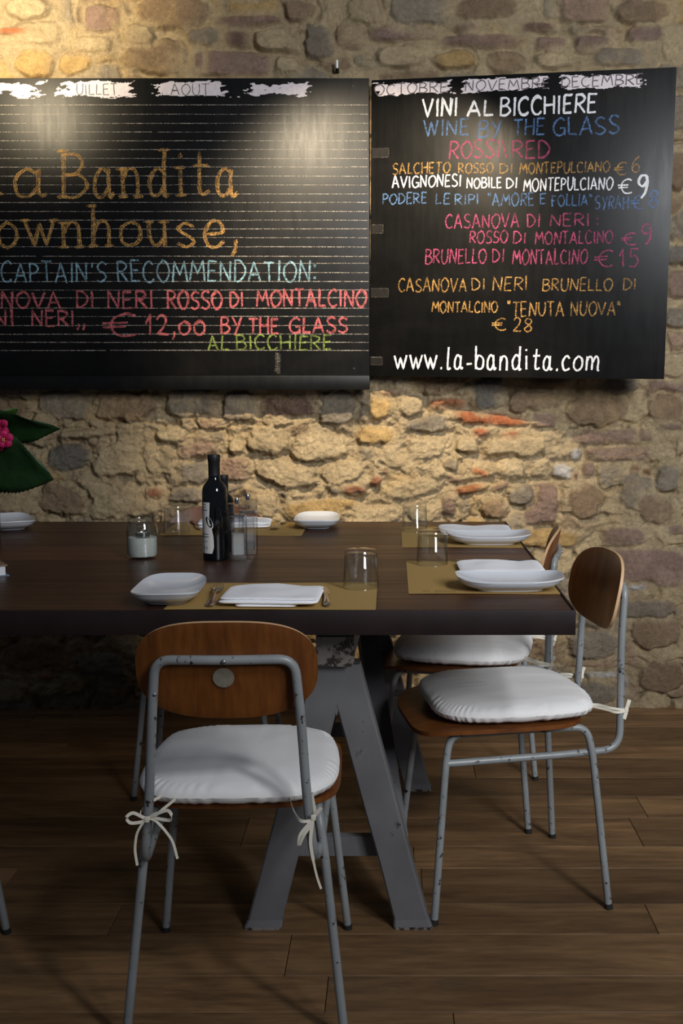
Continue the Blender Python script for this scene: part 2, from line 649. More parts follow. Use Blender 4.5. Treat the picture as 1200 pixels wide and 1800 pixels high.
ss = lambda a, b_, t: np.clip((t - a) / (b_ - a), 0, 1) ** 2 * (3 - 2 * np.clip((t - a) / (b_ - a), 0, 1))
cover = ss(0.002, 0.022, edge + (fbm(X, Z, 26, 4, 70, 0.6) - 0.5) * 0.05)
mort = STONE_COL['tan'] * 0.92
colour = mort + (pal[ID] - mort) * (cover * 0.85)[..., None]
relief = cover * hts[ID]
STONES = [
    (-0.472, 2.417, 0.312, 0.050, 0, 'mauve'), (-0.760, 2.448, 0.253, 0.115, 0, 'brown'), (-0.994, 2.435, 0.121, 0.086, 0, 'mauve'), (-0.822, 2.312, 0.231, 0.124, 0, 'brown'),
    (-0.522, 2.364, 0.102, 0.056, 0, 'dark'), (-0.552, 2.285, 0.294, 0.083, 0, 'mauve'), (-0.410, 2.364, 0.141, 0.082, 0, 'tan'), (-0.651, 2.370, 0.109, 0.056, 0, 'grey'),
    (-0.320, 2.457, 0.097, 0.074, 0, 'brown'), (-0.666, 2.299, 0.027, 0.049, 0, 'mauve'), (-0.363, 2.280, 0.086, 0.056, 0, 'tan'), (-0.244, 2.355, 0.117, 0.112, 0, 'grey'),
    (-1.234, 2.285, 0.137, 0.086, 0, 'ochre'), (-1.097, 2.289, 0.118, 0.086, 0, 'ochre'), (-1.230, 2.383, 0.195, 0.075, 0, 'tan'), (-1.308, 2.392, 0.109, 0.022, 0, 'orange'),
    (-1.247, 2.467, 0.156, 0.067, 0, 'tan'), (-0.879, 2.383, 0.117, 0.067, 0, 'tan'), (-1.036, 2.349, 0.137, 0.056, 0, 'tan'), (-0.143, 2.383, 0.117, 0.093, 0, 'brown'),
    (0.039, 2.389, 0.250, 0.052, 0, 'mauve'), (0.250, 2.409, 0.074, 0.037, 0, 'mauve'), (0.303, 2.359, 0.274, 0.049, 0, 'mauve'), (0.498, 2.405, 0.117, 0.034, 0, 'dark'),
    (0.544, 2.349, 0.109, 0.056, 0, 'mauve'), (0.684, 2.349, 0.117, 0.060, 0, 'mauve'), (0.662, 2.467, 0.168, 0.085, 0, 'pink'), (0.392, 2.293, 0.149, 0.068, 0, 'brown'),
    (0.869, 2.387, 0.125, 0.052, 0, 'mauve'), (0.783, 2.308, 0.176, 0.064, 0, 'grey'), (0.097, 2.457, 0.214, 0.093, 0, 'grey'), (0.331, 2.467, 0.214, 0.067, 0, 'brown'),
    (0.548, 2.299, 0.117, 0.056, 0, 'tan'), (0.215, 2.299, 0.157, 0.068, 0, 'ochre'), (0.020, 2.308, 0.176, 0.075, 0, 'tan'), (0.857, 2.461, 0.175, 0.074, 0, 'brown'),
    (-0.097, 2.461, 0.117, 0.082, 0, 'tan'), (-0.376, 1.111, 0.211, 0.069, 0, 'dark'), (-0.549, 1.109, 0.122, 0.101, 0, 'grey'), (-0.203, 1.109, 0.122, 0.121, 0, 'grey'),
    (-0.732, 1.119, 0.163, 0.101, 0, 'grey'), (-0.955, 1.115, 0.224, 0.101, 0, 'brown'), (-1.179, 1.115, 0.183, 0.101, 0, 'grey'), (0.189, 1.115, 0.146, 0.044, 4, 'orange'),
    (0.356, 1.067, 0.289, 0.051, -4, 'orange'), (0.118, 1.052, 0.159, 0.069, -5, 'grey'), (0.316, 1.010, 0.067, 0.043, 0, 'orange'), (0.420, 1.006, 0.082, 0.033, 5, 'orange'),
    (0.433, 0.961, 0.274, 0.073, 6, 'tan'), (0.409, 0.883, 0.147, 0.086, 0, 'tan'), (0.313, 0.875, 0.066, 0.023, -18, 'orange'), (0.269, 0.973, 0.082, 0.061, 0, 'tan'),
    (0.785, 1.001, 0.277, 0.055, 1, 'mauve'), (0.909, 1.008, 0.049, 0.045, 0, 'mauve'), (0.801, 0.940, 0.253, 0.051, 2, 'mauve'), (0.658, 0.936, 0.041, 0.043, 0, 'white'),
    (0.618, 0.877, 0.082, 0.049, -10, 'white'), (0.722, 1.099, 0.224, 0.121, 5, 'brown'), (0.341, 1.154, 0.114, 0.109, 0, 'slate'), (0.498, 1.129, 0.195, 0.093, 0, 'brown'),
    (0.551, 1.194, 0.134, 0.026, 0, 'dark'), (0.811, 1.186, 0.138, 0.052, 0, 'slate'), (0.978, 1.168, 0.142, 0.064, 0, 'mauve'), (0.546, 1.062, 0.081, 0.051, 0, 'mauve'),
    (0.534, 0.759, 0.123, 0.153, 0, 'mauve'), (0.688, 0.768, 0.123, 0.128, -25, 'brown'), (0.660, 0.862, 0.016, 0.031, 0, 'redchip'), (0.706, 0.885, 0.045, 0.053, 0, 'mauve'),
    (0.874, 0.883, 0.045, 0.033, -30, 'redchip'), (0.928, 0.864, 0.049, 0.041, -20, 'redchip'), (0.977, 0.860, 0.049, 0.037, 0, 'redchip'), (0.972, 1.099, 0.122, 0.121, 0, 'brown'),
    (0.998, 1.038, 0.081, 0.020, 0, 'mauve'), (0.883, 0.792, 0.144, 0.124, -20, 'grey'), (0.946, 0.741, 0.123, 0.103, 0, 'brown'), (0.994, 0.854, 0.082, 0.103, 0, 'grey'),
    (0.370, 0.736, 0.103, 0.074, 0, 'brown'), (0.462, 0.792, 0.082, 0.082, 0, 'grey'), (0.221, 0.848, 0.053, 0.037, 0, 'mauve'), (0.211, 0.899, 0.053, 0.041, -20, 'grey'),
    (0.203, 0.753, 0.049, 0.079, 0, 'mauve'), (0.287, 0.813, 0.123, 0.033, 8, 'orange'), (0.390, 0.823, 0.070, 0.029, 20, 'mauve'), (0.837, 0.639, 0.148, 0.067, 0, 'mauve'),
    (1.034, 0.664, 0.070, 0.037, 0, 'mauve'), (0.911, 0.522, 0.310, 0.138, 0, 'mauve'), (0.888, 0.454, 0.071, 0.023, 0, 'white'), (0.771, 0.123, 0.163, 0.026, 0, 'white'),
    (0.856, 0.080, 0.027, 0.095, 0, 'white'), (0.756, 0.058, 0.139, 0.078, 0, 'grey'), (0.959, 0.289, 0.188, 0.127, 0, 'brown'), (0.935, 0.374, 0.229, 0.063, 0, 'grey'),
    (0.985, 0.118, 0.147, 0.129, 0, 'brown'), (0.730, 0.247, 0.188, 0.106, 0, 'grey'), (-0.705, 0.961, 0.147, 0.073, -6, 'pink'), (-0.692, 0.875, 0.123, 0.078, 3, 'grey'),
    (-0.951, 0.926, 0.270, 0.131, 12, 'tan'), (-0.838, 0.936, 0.102, 0.163, 0, 'tan'), (-1.027, 0.772, 0.349, 0.136, -6, 'tan'), (-1.165, 0.932, 0.143, 0.094, 0, 'slate'),
    (-0.850, 0.801, 0.082, 0.037, -8, 'redchip'), (-1.187, 0.786, 0.029, 0.041, 0, 'redchip'), (-1.101, 1.012, 0.245, 0.033, 3, 'tan'), (-1.335, 0.772, 0.205, 0.103, 0, 'tan'),
    (-1.191, 0.772, 0.164, 0.124, 0, 'brown'), (-1.264, 1.018, 0.102, 0.122, -30, 'tan'), (-0.795, 1.008, 0.122, 0.053, 0, 'tan'), (-0.541, 0.967, 0.102, 0.082, 0, 'tan'),
    (-0.573, 0.885, 0.123, 0.082, 0, 'pink'), (-0.739, 0.792, 0.123, 0.062, 0, 'grey'), (-0.135, 0.805, 0.090, 0.045, -12, 'redchip'), (-0.031, 0.887, 0.045, 0.035, -35, 'redchip'),
    (-0.061, 0.842, 0.043, 0.033, 45, 'redchip'), (-0.426, 0.829, 0.033, 0.027, -20, 'redchip'), (-0.029, 0.946, 0.016, 0.045, -20, 'redchip'), (-0.402, 0.792, 0.049, 0.031, -20, 'slate'),
    (-0.213, 0.809, 0.033, 0.033, 0, 'slate'), (-0.379, 0.871, 0.225, 0.094, -10, 'tan'), (-0.266, 0.957, 0.204, 0.094, 5, 'tan'), (-0.449, 0.987, 0.143, 0.094, 0, 'tan'),
    (-0.184, 0.875, 0.143, 0.074, 10, 'tan'), (0.062, 0.813, 0.185, 0.062, 12, 'tan'), (0.020, 0.936, 0.143, 0.102, -20, 'tan'), (0.118, 0.957, 0.123, 0.073, 0, 'tan'),
    (-0.257, 0.741, 0.288, 0.074, 5, 'ochre'), (-0.473, 0.751, 0.123, 0.083, 0, 'tan'), (-0.062, 0.720, 0.185, 0.062, 8, 'tan'), (0.103, 0.720, 0.103, 0.062, 0, 'tan'),
    (-0.061, 1.008, 0.143, 0.073, 0, 'ochre'), (-0.045, 1.115, 0.081, 0.121, 0, 'ochre'), (0.010, 1.160, 0.101, 0.024, -4, 'pink'), (0.065, 1.115, 0.093, 0.069, 0, 'tan'),
    (0.557, 0.631, 0.227, 0.071, 0, 'ochre'), (-1.316, 0.204, 0.251, 0.107, 0, 'brown'), (-1.067, 0.161, 0.188, 0.086, 0, 'grey'), (-1.237, 0.086, 0.210, 0.086, 0, 'tan'),
    (-1.028, 0.064, 0.126, 0.086, 0, 'brown'), (-1.406, 0.064, 0.126, 0.086, 0, 'tan'), (-1.273, 0.125, 0.038, 0.019, 0, 'orange'), (-0.607, 0.140, 0.209, 0.107, 0, 'brown'),
    (0.000, 0.118, 0.126, 0.129, 0, 'pink'), (-0.063, 0.225, 0.125, 0.085, 0, 'tan'), (0.975, 2.119, 0.098, 0.114, 0, 'grey'), (0.991, 1.928, 0.079, 0.134, 0, 'brown'),
    (1.000, 1.637, 0.080, 0.078, 0, 'slate'), (1.007, 1.539, 0.072, 0.098, 0, 'mauve'), (1.007, 1.420, 0.089, 0.079, 0, 'grey'), (1.002, 1.260, 0.101, 0.092, 0, 'tan'),
]
# open joints here and there between the background stones
crack = ss(0.016, 0.002, edge + (fbm(X, Z, 20, 4, 270, 0.6) - 0.5) * 0.03) * ss(0.46, 0.6, fbm(X, Z, 5, 3, 280))
relief = relief - crack * 0.022 * (0.35 + 0.65 * (1 - ss(2.0, 2.3, Z)))
# the stones one can tell apart in the wall, each with its own outline
for si, (sx, sz, sw, sh, srot, kind) in enumerate(STONES):
    R_ = max(sw, sh) * 0.75 + 0.03
    j0, j1 = max(0, int((sx - R_ - WX0) / WSTEP)), min(nx_, int((sx + R_ - WX0) / WSTEP) + 1)
    k0, k1 = max(0, int((sz - R_ - WZ0) / WSTEP)), min(nz_, int((sz + R_ - WZ0) / WSTEP) + 1)
    if j1 <= j0 or k1 <= k0:
        continue
    sl = (slice(k0, k1), slice(j0, j1))
    lx, lz = X[sl] - sx, Z[sl] - sz
    jit = min(sw, sh) * ((0.1 if kind == 'orange' else 0.18) if kind in ('mauve', 'dark', 'orange', 'pink') else 0.5)
    lx = lx + (fbm(X[sl], Z[sl], 16, 5, 200 + si, 0.62) - 0.5) * jit
    lz = lz + (fbm(X[sl], Z[sl], 16, 5, 400 + si, 0.62) - 0.5) * jit
    ca, sa = math.cos(math.radians(srot)), math.sin(math.radians(srot))
    rx, rz_ = lx * ca + lz * sa, -lx * sa + lz * ca
    ex = 5.0 if kind in ('mauve', 'dark', 'pink') else (3.4 if kind in ('orange', 'grey') else 2.6)
    q = (np.abs(rx / (sw / 2)) ** ex + np.abs(rz_ / (sh / 2)) ** ex) ** (1 / ex)
    sd = (1 - q) * min(sw, sh) / 2
    cv = ss(-0.004, 0.008, sd)
    jn = ss(-0.03, -0.006, sd) * (1 - cv)               # recessed joint around the stone
    cc = STONE_COL[kind] * (0.9 + 0.2 * ((si * 37 % 11) / 10))
    colour[sl] = colour[sl] + (mort - colour[sl]) * (jn * 0.8)[..., None]
    colour[sl] = colour[sl] + (cc - colour[sl]) * (cv * 0.9)[..., None]
    dome = STONE_H[kind] * (0.65 + 0.35 * np.clip(sd / (0.5 * min(sw, sh)), 0, 1) ** 0.5)
    open_ = jn * ss(0.48, 0.62, fbm(X[sl], Z[sl], 9, 3, 600 + si)) * 0.016
    relief[sl] = relief[sl] * (1 - cv) * (1 - jn * 0.5) + cv * dome - open_
# rough tooling and broken faces; the plaster-smeared upper courses are smoother
rough = 0.3 + 0.7 * (1 - ss(2.0, 2.3, Z))
rough = rough * (0.55 + 0.45 * ss(0.9, 0.2, X))
n1 = fbm(X, Z, 9, 5, 91, 0.6)
n2 = np.abs(fbm(X, Z, 16, 5, 131, 0.62) - 0.5) * 2
n3 = 1 - np.abs(fbm(X + n1 * 0.1, Z - n1 * 0.08, 5.5, 6, 151, 0.6) - 0.5) * 2      # ridged, for broken faces
face = ss(0.003, 0.011, relief)                          # stone faces are calmer than the mortar between them
rough = rough * (1 - 0.5 * face)
n4 = 1 - np.abs(fbm(X - n2 * 0.05, Z + n1 * 0.05, 19, 5, 191, 0.6) - 0.5) * 2
relief = relief + (n1 - 0.5) * 0.036 * rough - (0.3 - n2).clip(0, 1) * 0.03 * rough + (n3 - 0.85) * 0.034 * rough + (n4 - 0.85) * 0.022 * rough
relief = relief + (fbm(X, Z, 2.2, 2, 171) - 0.5) * 0.022
relief = relief.clip(-0.045, 0.034)
# patches of yellow earth mortar between the stones
ye = ss(0.55, 0.7, fbm(X, Z, 3.5, 4, 300)) * 0.3
colour = colour + (STONE_COL['ochre'] - colour) * ye[..., None] * (1 - 0.7 * cover)[..., None]
# darker towards the foot of the wall, with an uneven edge
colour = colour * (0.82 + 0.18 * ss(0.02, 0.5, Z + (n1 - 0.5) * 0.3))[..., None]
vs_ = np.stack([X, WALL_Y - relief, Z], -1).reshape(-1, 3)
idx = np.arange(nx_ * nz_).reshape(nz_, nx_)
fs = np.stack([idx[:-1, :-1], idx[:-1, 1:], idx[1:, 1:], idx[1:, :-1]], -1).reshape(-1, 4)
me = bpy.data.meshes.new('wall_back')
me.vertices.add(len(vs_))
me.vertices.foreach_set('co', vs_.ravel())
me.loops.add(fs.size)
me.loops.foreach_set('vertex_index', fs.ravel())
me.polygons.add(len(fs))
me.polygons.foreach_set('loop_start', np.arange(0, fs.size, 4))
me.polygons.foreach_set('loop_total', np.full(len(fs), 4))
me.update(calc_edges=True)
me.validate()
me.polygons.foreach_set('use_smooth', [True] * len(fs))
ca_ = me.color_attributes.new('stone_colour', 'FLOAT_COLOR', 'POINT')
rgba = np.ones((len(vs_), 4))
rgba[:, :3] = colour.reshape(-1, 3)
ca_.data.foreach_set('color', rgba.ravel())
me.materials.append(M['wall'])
wall = link(bpy.data.objects.new('wall_back', me))
wall['kind'] = 'structure'
wall['label'] = 'rough rubble wall of tan stone, brick and mortar'

# ------------------------------------------------------------------ setting: plank floor
def planks(bands, x0, x1, ztop, thick, lens, seed, bev=0.0012, gap=0.0014):
    """boards running along x in one mesh, each with its own tint"""
    r = random.Random(seed)
    vs2, fs2, tint = [], [], []
    for ya, yb in bands:
        x = x0 - r.uniform(0, lens[0]) if lens else x0
        while x < x1:
            xe = x + r.uniform(*lens) if lens else x1
            a, b2 = max(x, x0), min(xe, x1)
            if b2 - a > 0.02:
                t = (r.random(), r.random(), r.random())
                g = gap / 2
                X0, X1, Y0, Y1 = a + g, b2 - g, ya + g, yb - g
                o = len(vs2)
                for zz, ins in ((ztop - thick, 0), (ztop - bev, 0), (ztop, bev)):
                    vs2 += [(X0 + ins, Y0 + ins, zz), (X1 - ins, Y0 + ins, zz), (X1 - ins, Y1 - ins, zz), (X0 + ins, Y1 - ins, zz)]
                for l in (0, 4):
                    for k in range(4):
                        k2 = (k + 1) % 4
                        fs2.append((o + l + k, o + l + k2, o + l + 4 + k2, o + l + 4 + k))
                fs2.append((o + 8, o + 9, o + 10, o + 11))
                fs2.append((o + 3, o + 2, o + 1, o))
                tint += [t] * 12
            x = xe
    return vs2, fs2, tint


def planks_obj(name, bands, x0, x1, ztop, thick, lens, seed, mat, parent=None, bev=0.0012, gap=0.0014):
    v_, f_, t_ = planks(bands, x0, x1, ztop, thick, lens, seed, bev, gap)
    o = mesh_obj(name, v_, f_, mat, parent, False)
    at_ = o.data.color_attributes.new('plank_tint', 'FLOAT_COLOR', 'POINT')
    arr = np.ones((len(t_), 4))
    arr[:, :3] = t_
    at_.data.foreach_set('color', arr.ravel())
    return o


edges_ = [-0.6, -0.44, -0.29, -0.12, 0.03, 0.2, 0.36, 0.5, 0.67, 0.83, 0.97, 1.13, 1.29, 1.45, 1.6, 1.74, 1.87, 1.98, 2.109, 2.279, 2.418, 2.605, 2.733,
          2.924, 3.08, 3.23, 3.41, 3.55, 3.72, 3.87, 4.0]
fl = planks_obj('floor', list(zip(edges_[:-1], edges_[1:])), -2.7, 2.5, 0.0, 0.02, (0.9, 1.9), 12, M['floor'])
fl['kind'] = 'structure'
fl['label'] = 'worn brown plank floor'

# ------------------------------------------------------------------ lettering: strokes of a hand-drawn alphabet
S_ = 's'   # smooth
FONT = {
    'A': (0.8, [('', [(0, 0), (0.45, 1), (0.95, 0)]), ('', [(0.12, 0.34), (0.85, 0.36)])]),
    'B': (0.72, [('', [(0.05, 0), (0.08, 1)]), ('s', [(0.02, 0.98), (0.6, 0.98), (0.85, 0.78), (0.55, 0.55), (0.12, 0.52)]), ('s', [(0.12, 0.52), (0.7, 0.5), (1, 0.25), (0.6, 0.02), (0, 0.02)])]),
    'C': (0.72, [('s', [(0.95, 0.86), (0.6, 1), (0.15, 0.8), (0.02, 0.42), (0.25, 0.06), (0.65, 0), (0.98, 0.14)])]),
    'D': (0.75, [('', [(0.06, 0), (0.06, 1)]), ('s', [(0, 0.98), (0.5, 0.95), (0.95, 0.6), (0.85, 0.25), (0.4, 0.02), (0, 0.02)])]),
    'E': (0.62, [('', [(0.08, 1), (0.06, 0), (0.95, 0.02)]), ('', [(0.06, 1), (0.95, 1)]), ('', [(0.08, 0.52), (0.8, 0.54)])]),
    'F': (0.6, [('', [(0.1, 0), (0.1, 1), (0.95, 0.98)]), ('', [(0.1, 0.52), (0.75, 0.54)])]),
    'G': (0.78, [('s', [(0.95, 0.84), (0.55, 1), (0.12, 0.75), (0.02, 0.36), (0.3, 0.02), (0.7, 0.03), (0.95, 0.22)]), ('', [(0.96, 0), (0.96, 0.42), (0.55, 0.42)])]),
    'H': (0.74, [('', [(0.06, 0), (0.06, 1)]), ('', [(0.94, 0), (0.94, 1)]), ('', [(0.0, 0.5), (1, 0.53)])]),
    'I': (0.2, [('', [(0.5, 0), (0.5, 1)])]),
    'J': (0.5, [('s', [(0.8, 1), (0.8, 0.3), (0.5, 0), (0.05, 0.15)])]),
    'L': (0.56, [('', [(0.1, 1), (0.06, 0.02), (1, 0.03)])]),
    'M': (0.95, [('', [(0, 0), (0.16, 1), (0.5, 0.35), (0.84, 1), (1, 0)])]),
    'N': (0.76, [('', [(0.04, 0), (0.1, 1), (0.88, 0.02), (0.96, 1)])]),
    'O': (0.82, [('s', [(0.5, 1), (0.1, 0.78), (0.02, 0.4), (0.35, 0), (0.78, 0.12), (1, 0.55), (0.8, 0.9), (0.48, 1), (0.4, 0.98)])]),
    'P': (0.62, [('', [(0.08, 0), (0.1, 1)]), ('s', [(0, 0.98), (0.6, 0.98), (0.98, 0.76), (0.65, 0.5), (0.1, 0.48)])]),
    'R': (0.7, [('', [(0.06, 0), (0.08, 1)]), ('s', [(0, 0.98), (0.6, 0.98), (0.92, 0.76), (0.55, 0.52), (0.1, 0.48)]), ('', [(0.3, 0.5), (1, 0)])]),
    'S': (0.66, [('s', [(0.95, 0.9), (0.5, 1), (0.08, 0.8), (0.3, 0.55), (0.75, 0.42), (0.95, 0.2), (0.5, 0), (0, 0.1)])]),
    'T': (0.7, [('', [(0, 0.98), (1, 1)]), ('', [(0.5, 0), (0.5, 1)])]),
    'U': (0.72, [('s', [(0.06, 1), (0.05, 0.35), (0.3, 0.02), (0.7, 0.04), (0.95, 0.4), (0.96, 1)])]),
    'V': (0.78, [('', [(0, 1), (0.45, 0), (1, 1)])]),
    'W': (1.0, [('', [(0, 1), (0.25, 0), (0.5, 0.85), (0.75, 0), (1, 1)])]),
    'Y': (0.7, [('', [(0, 1), (0.48, 0.5)]), ('', [(1, 1), (0.3, -0.1)])]),
    '0': (0.62, [('s', [(0.5, 0.72), (0.08, 0.5), (0.1, 0.15), (0.5, 0), (0.92, 0.2), (0.9, 0.55), (0.5, 0.72)])]),
    '1': (0.4, [('', [(0, 0.6), (0.62, 1), (0.6, 0)])]),
    '2': (0.66, [('s', [(0.08, 0.8), (0.4, 1), (0.8, 0.85), (0.7, 0.5), (0.1, 0.04)]), ('', [(0.1, 0.04), (1, 0.02)])]),
    '5': (0.64, [('', [(0.95, 1), (0.25, 0.98), (0.18, 0.58)]), ('s', [(0.18, 0.58), (0.7, 0.62), (0.95, 0.3), (0.6, 0.02), (0.05, 0.04)])]),
    '6': (0.62, [('s', [(0.85, 1), (0.35, 0.75), (0.05, 0.35), (0.3, 0.02), (0.8, 0.08), (0.92, 0.35), (0.5, 0.5), (0.1, 0.3)])]),
    '8': (0.7, [('s', [(0.6, 0.52), (0.15, 0.75), (0.45, 1), (0.85, 0.85), (0.6, 0.52), (0.1, 0.25), (0.45, 0), (0.9, 0.22), (0.55, 0.54)])]),
    '9': (0.6, [('s', [(0.85, 0.72), (0.5, 0.52), (0.1, 0.68), (0.3, 0.98), (0.75, 0.98), (0.9, 0.7), (0.75, 0.25), (0.4, 0.0)])]),
    '€': (0.8, [('s', [(1, 0.92), (0.7, 1), (0.35, 0.8), (0.25, 0.4), (0.45, 0.05), (0.8, 0), (1, 0.08)]), ('', [(0, 0.58), (0.75, 0.62)]), ('', [(0.02, 0.4), (0.7, 0.43)])]),
    ',': (0.18, [('s', [(0.7, 0.14), (0.6, -0.08), (0.1, -0.25)])]),
    ':': (0.2, [('', [(0.3, 0.66), (0.7, 0.76), (0.3, 0.76), (0.7, 0.66)]), ('', [(0.3, 0.12), (0.7, 0.22), (0.3, 0.22), (0.7, 0.12)])]),
    "'": (0.2, [('', [(0.6, 1.05), (0.4, 0.78)])]),
    '"': (0.34, [('', [(0.2, 1.05), (0.3, 0.78)]), ('', [(0.7, 1.05), (0.8, 0.78)])]),
    '\\': (0.3, [('', [(0, 1), (1, 0)])]),
    '.': (0.2, [('', [(0.4, 0.0), (0.6, 0.06), (0.4, 0.08)])]),
    '-': (0.42, [('', [(0.1, 0.24), (0.95, 0.26)])]),
    'a': (0.58, [('s', [(0.75, 0.52), (0.4, 0.62), (0.08, 0.38), (0.12, 0.06), (0.45, 0), (0.75, 0.22)]), ('s', [(0.76, 0.62), (0.74, 0.15), (0.85, 0.0), (1, 0.08)])]),
    'b': (0.56, [('', [(0.1, 1), (0.08, 0.02)]), ('s', [(0.08, 0.3), (0.4, 0.6), (0.9, 0.45), (0.85, 0.1), (0.4, 0), (0.08, 0.08)])]),
    'c': (0.52, [('s', [(0.9, 0.5), (0.5, 0.62), (0.08, 0.35), (0.25, 0.03), (0.65, 0), (0.95, 0.1)])]),
    'd': (0.6, [('s', [(0.78, 0.5), (0.4, 0.62), (0.05, 0.35), (0.2, 0.02), (0.55, 0.04), (0.78, 0.25)]), ('s', [(0.8, 1), (0.78, 0.2), (0.84, 0.0), (1, 0.06)])]),
    'e': (0.58, [('s', [(0.05, 0.3), (0.6, 0.33), (0.95, 0.36), (0.75, 0.6), (0.35, 0.6), (0.05, 0.32), (0.25, 0.03), (0.65, 0), (0.98, 0.12)])]),
    'h': (0.62, [('', [(0.12, 1), (0.1, 0)]), ('s', [(0.1, 0.3), (0.4, 0.6), (0.78, 0.5), (0.82, 0.0)])]),
    'i': (0.3, [('', [(0.5, 0.6), (0.5, 0.0)]), ('', [(0.48, 0.84), (0.54, 0.9), (0.48, 0.91)])]),
    'l': (0.34, [('s', [(0.4, 1), (0.35, 0.15), (0.55, 0.0), (0.95, 0.08)])]),
    'm': (0.86, [('', [(0.06, 0.6), (0.06, 0)]), ('s', [(0.06, 0.35), (0.25, 0.6), (0.46, 0.5), (0.48, 0.02)]), ('s', [(0.48, 0.35), (0.7, 0.6), (0.88, 0.45), (0.9, 0.05), (1, 0.04)])]),
    'n': (0.62, [('', [(0.12, 0.6), (0.12, 0.0)]), ('s', [(0.12, 0.32), (0.4, 0.6), (0.78, 0.5), (0.82, 0.0)])]),
    'o': (0.58, [('s', [(0.5, 0.62), (0.1, 0.45), (0.1, 0.12), (0.5, 0), (0.9, 0.15), (0.9, 0.48), (0.5, 0.62)])]),
    's': (0.54, [('s', [(0.9, 0.52), (0.5, 0.62), (0.12, 0.48), (0.5, 0.32), (0.92, 0.15), (0.5, 0), (0.05, 0.08)])]),
    't': (0.5, [('s', [(0.45, 0.9), (0.42, 0.15), (0.6, 0.0), (0.95, 0.08)]), ('', [(0.05, 0.6), (0.9, 0.62)])]),
    'u': (0.6, [('s', [(0.1, 0.6), (0.1, 0.18), (0.4, 0.0), (0.75, 0.2)]), ('', [(0.78, 0.6), (0.8, 0.0)])]),
    'w': (0.8, [('', [(0, 0.62), (0.28, 0.02), (0.5, 0.5), (0.72, 0.02), (1, 0.62)])]),
}
# short serif strokes for the big drawn title
SERIF = {'B': [(0, 0), (0.05, 1)], 'T': [(0.5, 0)], 'L': [(0.1, 1)], 'n': [(0.12, 0), (0.82, 0), (0.1, 0.6)], 'd': [(0.8, 1)], 'i': [(0.5, 0), (0.4, 0.6)], 'h': [(0.1, 0), (0.82, 0), (0.1, 1)],
         'u': [(0.06, 0.6), (0.74, 0.6)], 'w': [(0, 0.62), (1, 0.62)], 't': []}


def word_strokes(text, width, height, rnd, serif=False):
    """polylines in (u, v) that fill width x height from the origin"""
    tot = sum(FONT[c][0] + 0.2 for c in text) - 0.2
    sx = width / tot
    out, pen = [], 0.0
    for c in text:
        w, strokes = FONT[c]
        jy, js, sl_ = rnd.uniform(-0.03, 0.03), rnd.uniform(0.93, 1.05), rnd.uniform(-0.04, 0.05)
        for kind, pts in strokes:
            pp = [(p[0] + rnd.uniform(-0.025, 0.025), p[1] + rnd.uniform(-0.02, 0.02)) for p in pts]
            q = [(pen + p[0] * w * sx + sl_ * p[1] * height, (p[1] * js + jy) * height) for p in pp]
            if kind == 's':
                q = [(p.x, p.y) for p in spline([(a, b2, 0) for a, b2 in q], 6)]
            out.append(q)
        if serif:
            for px_, py_ in SERIF.get(c, []):
                cx_ = pen + px_ * w * sx
                out.append([(cx_ - 0.1 * height, (py_ + jy) * height), (cx_ + 0.1 * height, (py_ + jy + 0.01) * height)])
        pen += (w + 0.2) * sx
    return out


def chalk_strokes(mb, strokes, u0, v0, width, rnd, lift, slope=0.0):
    """flat ribbons in the local plane (x, z), facing -y"""
    for q in strokes:
        pts = []
        for a, b2 in zip(q[:-1], q[1:]):
            L = math.hypot(b2[0] - a[0], b2[1] - a[1])
            n = max(1, int(L / 0.006))
            for k in range(n):
                pts.append((a[0] + (b2[0] - a[0]) * k / n, a[1] + (b2[1] - a[1]) * k / n))
        pts.append(q[-1])
        n = len(pts)
        if n < 2:
            continue
        lift += 0.000012
        vv, ff = [], []
        for i, p in enumerate(pts):
            a, c = pts[max(0, i - 1)], pts[min(n - 1, i + 1)]
            tx, tz = c[0] - a[0], c[1] - a[1]
            l = math.hypot(tx, tz) or 1
            w = width * (0.8 + 0.4 * rnd.random()) / 2
            ox, oz = -tz / l * w, tx / l * w
            u, v2 = u0 + p[0], v0 + p[1] + slope * p[0]
            vv += [(u - ox, -lift, v2 - oz), (u + ox, -lift, v2 + oz)]
        for i in range(n - 1):
            ff.append((2 * i, 2 * i + 2, 2 * i + 3, 2 * i + 1))
        mb.add(vv, ff)
    return lift


CHALK_NAME = {'w': 'white', 'o': 'orange', 'r': 'red', 'c': 'pale blue', 'g': 'green', 'b': 'blue', 'm': 'pink'}


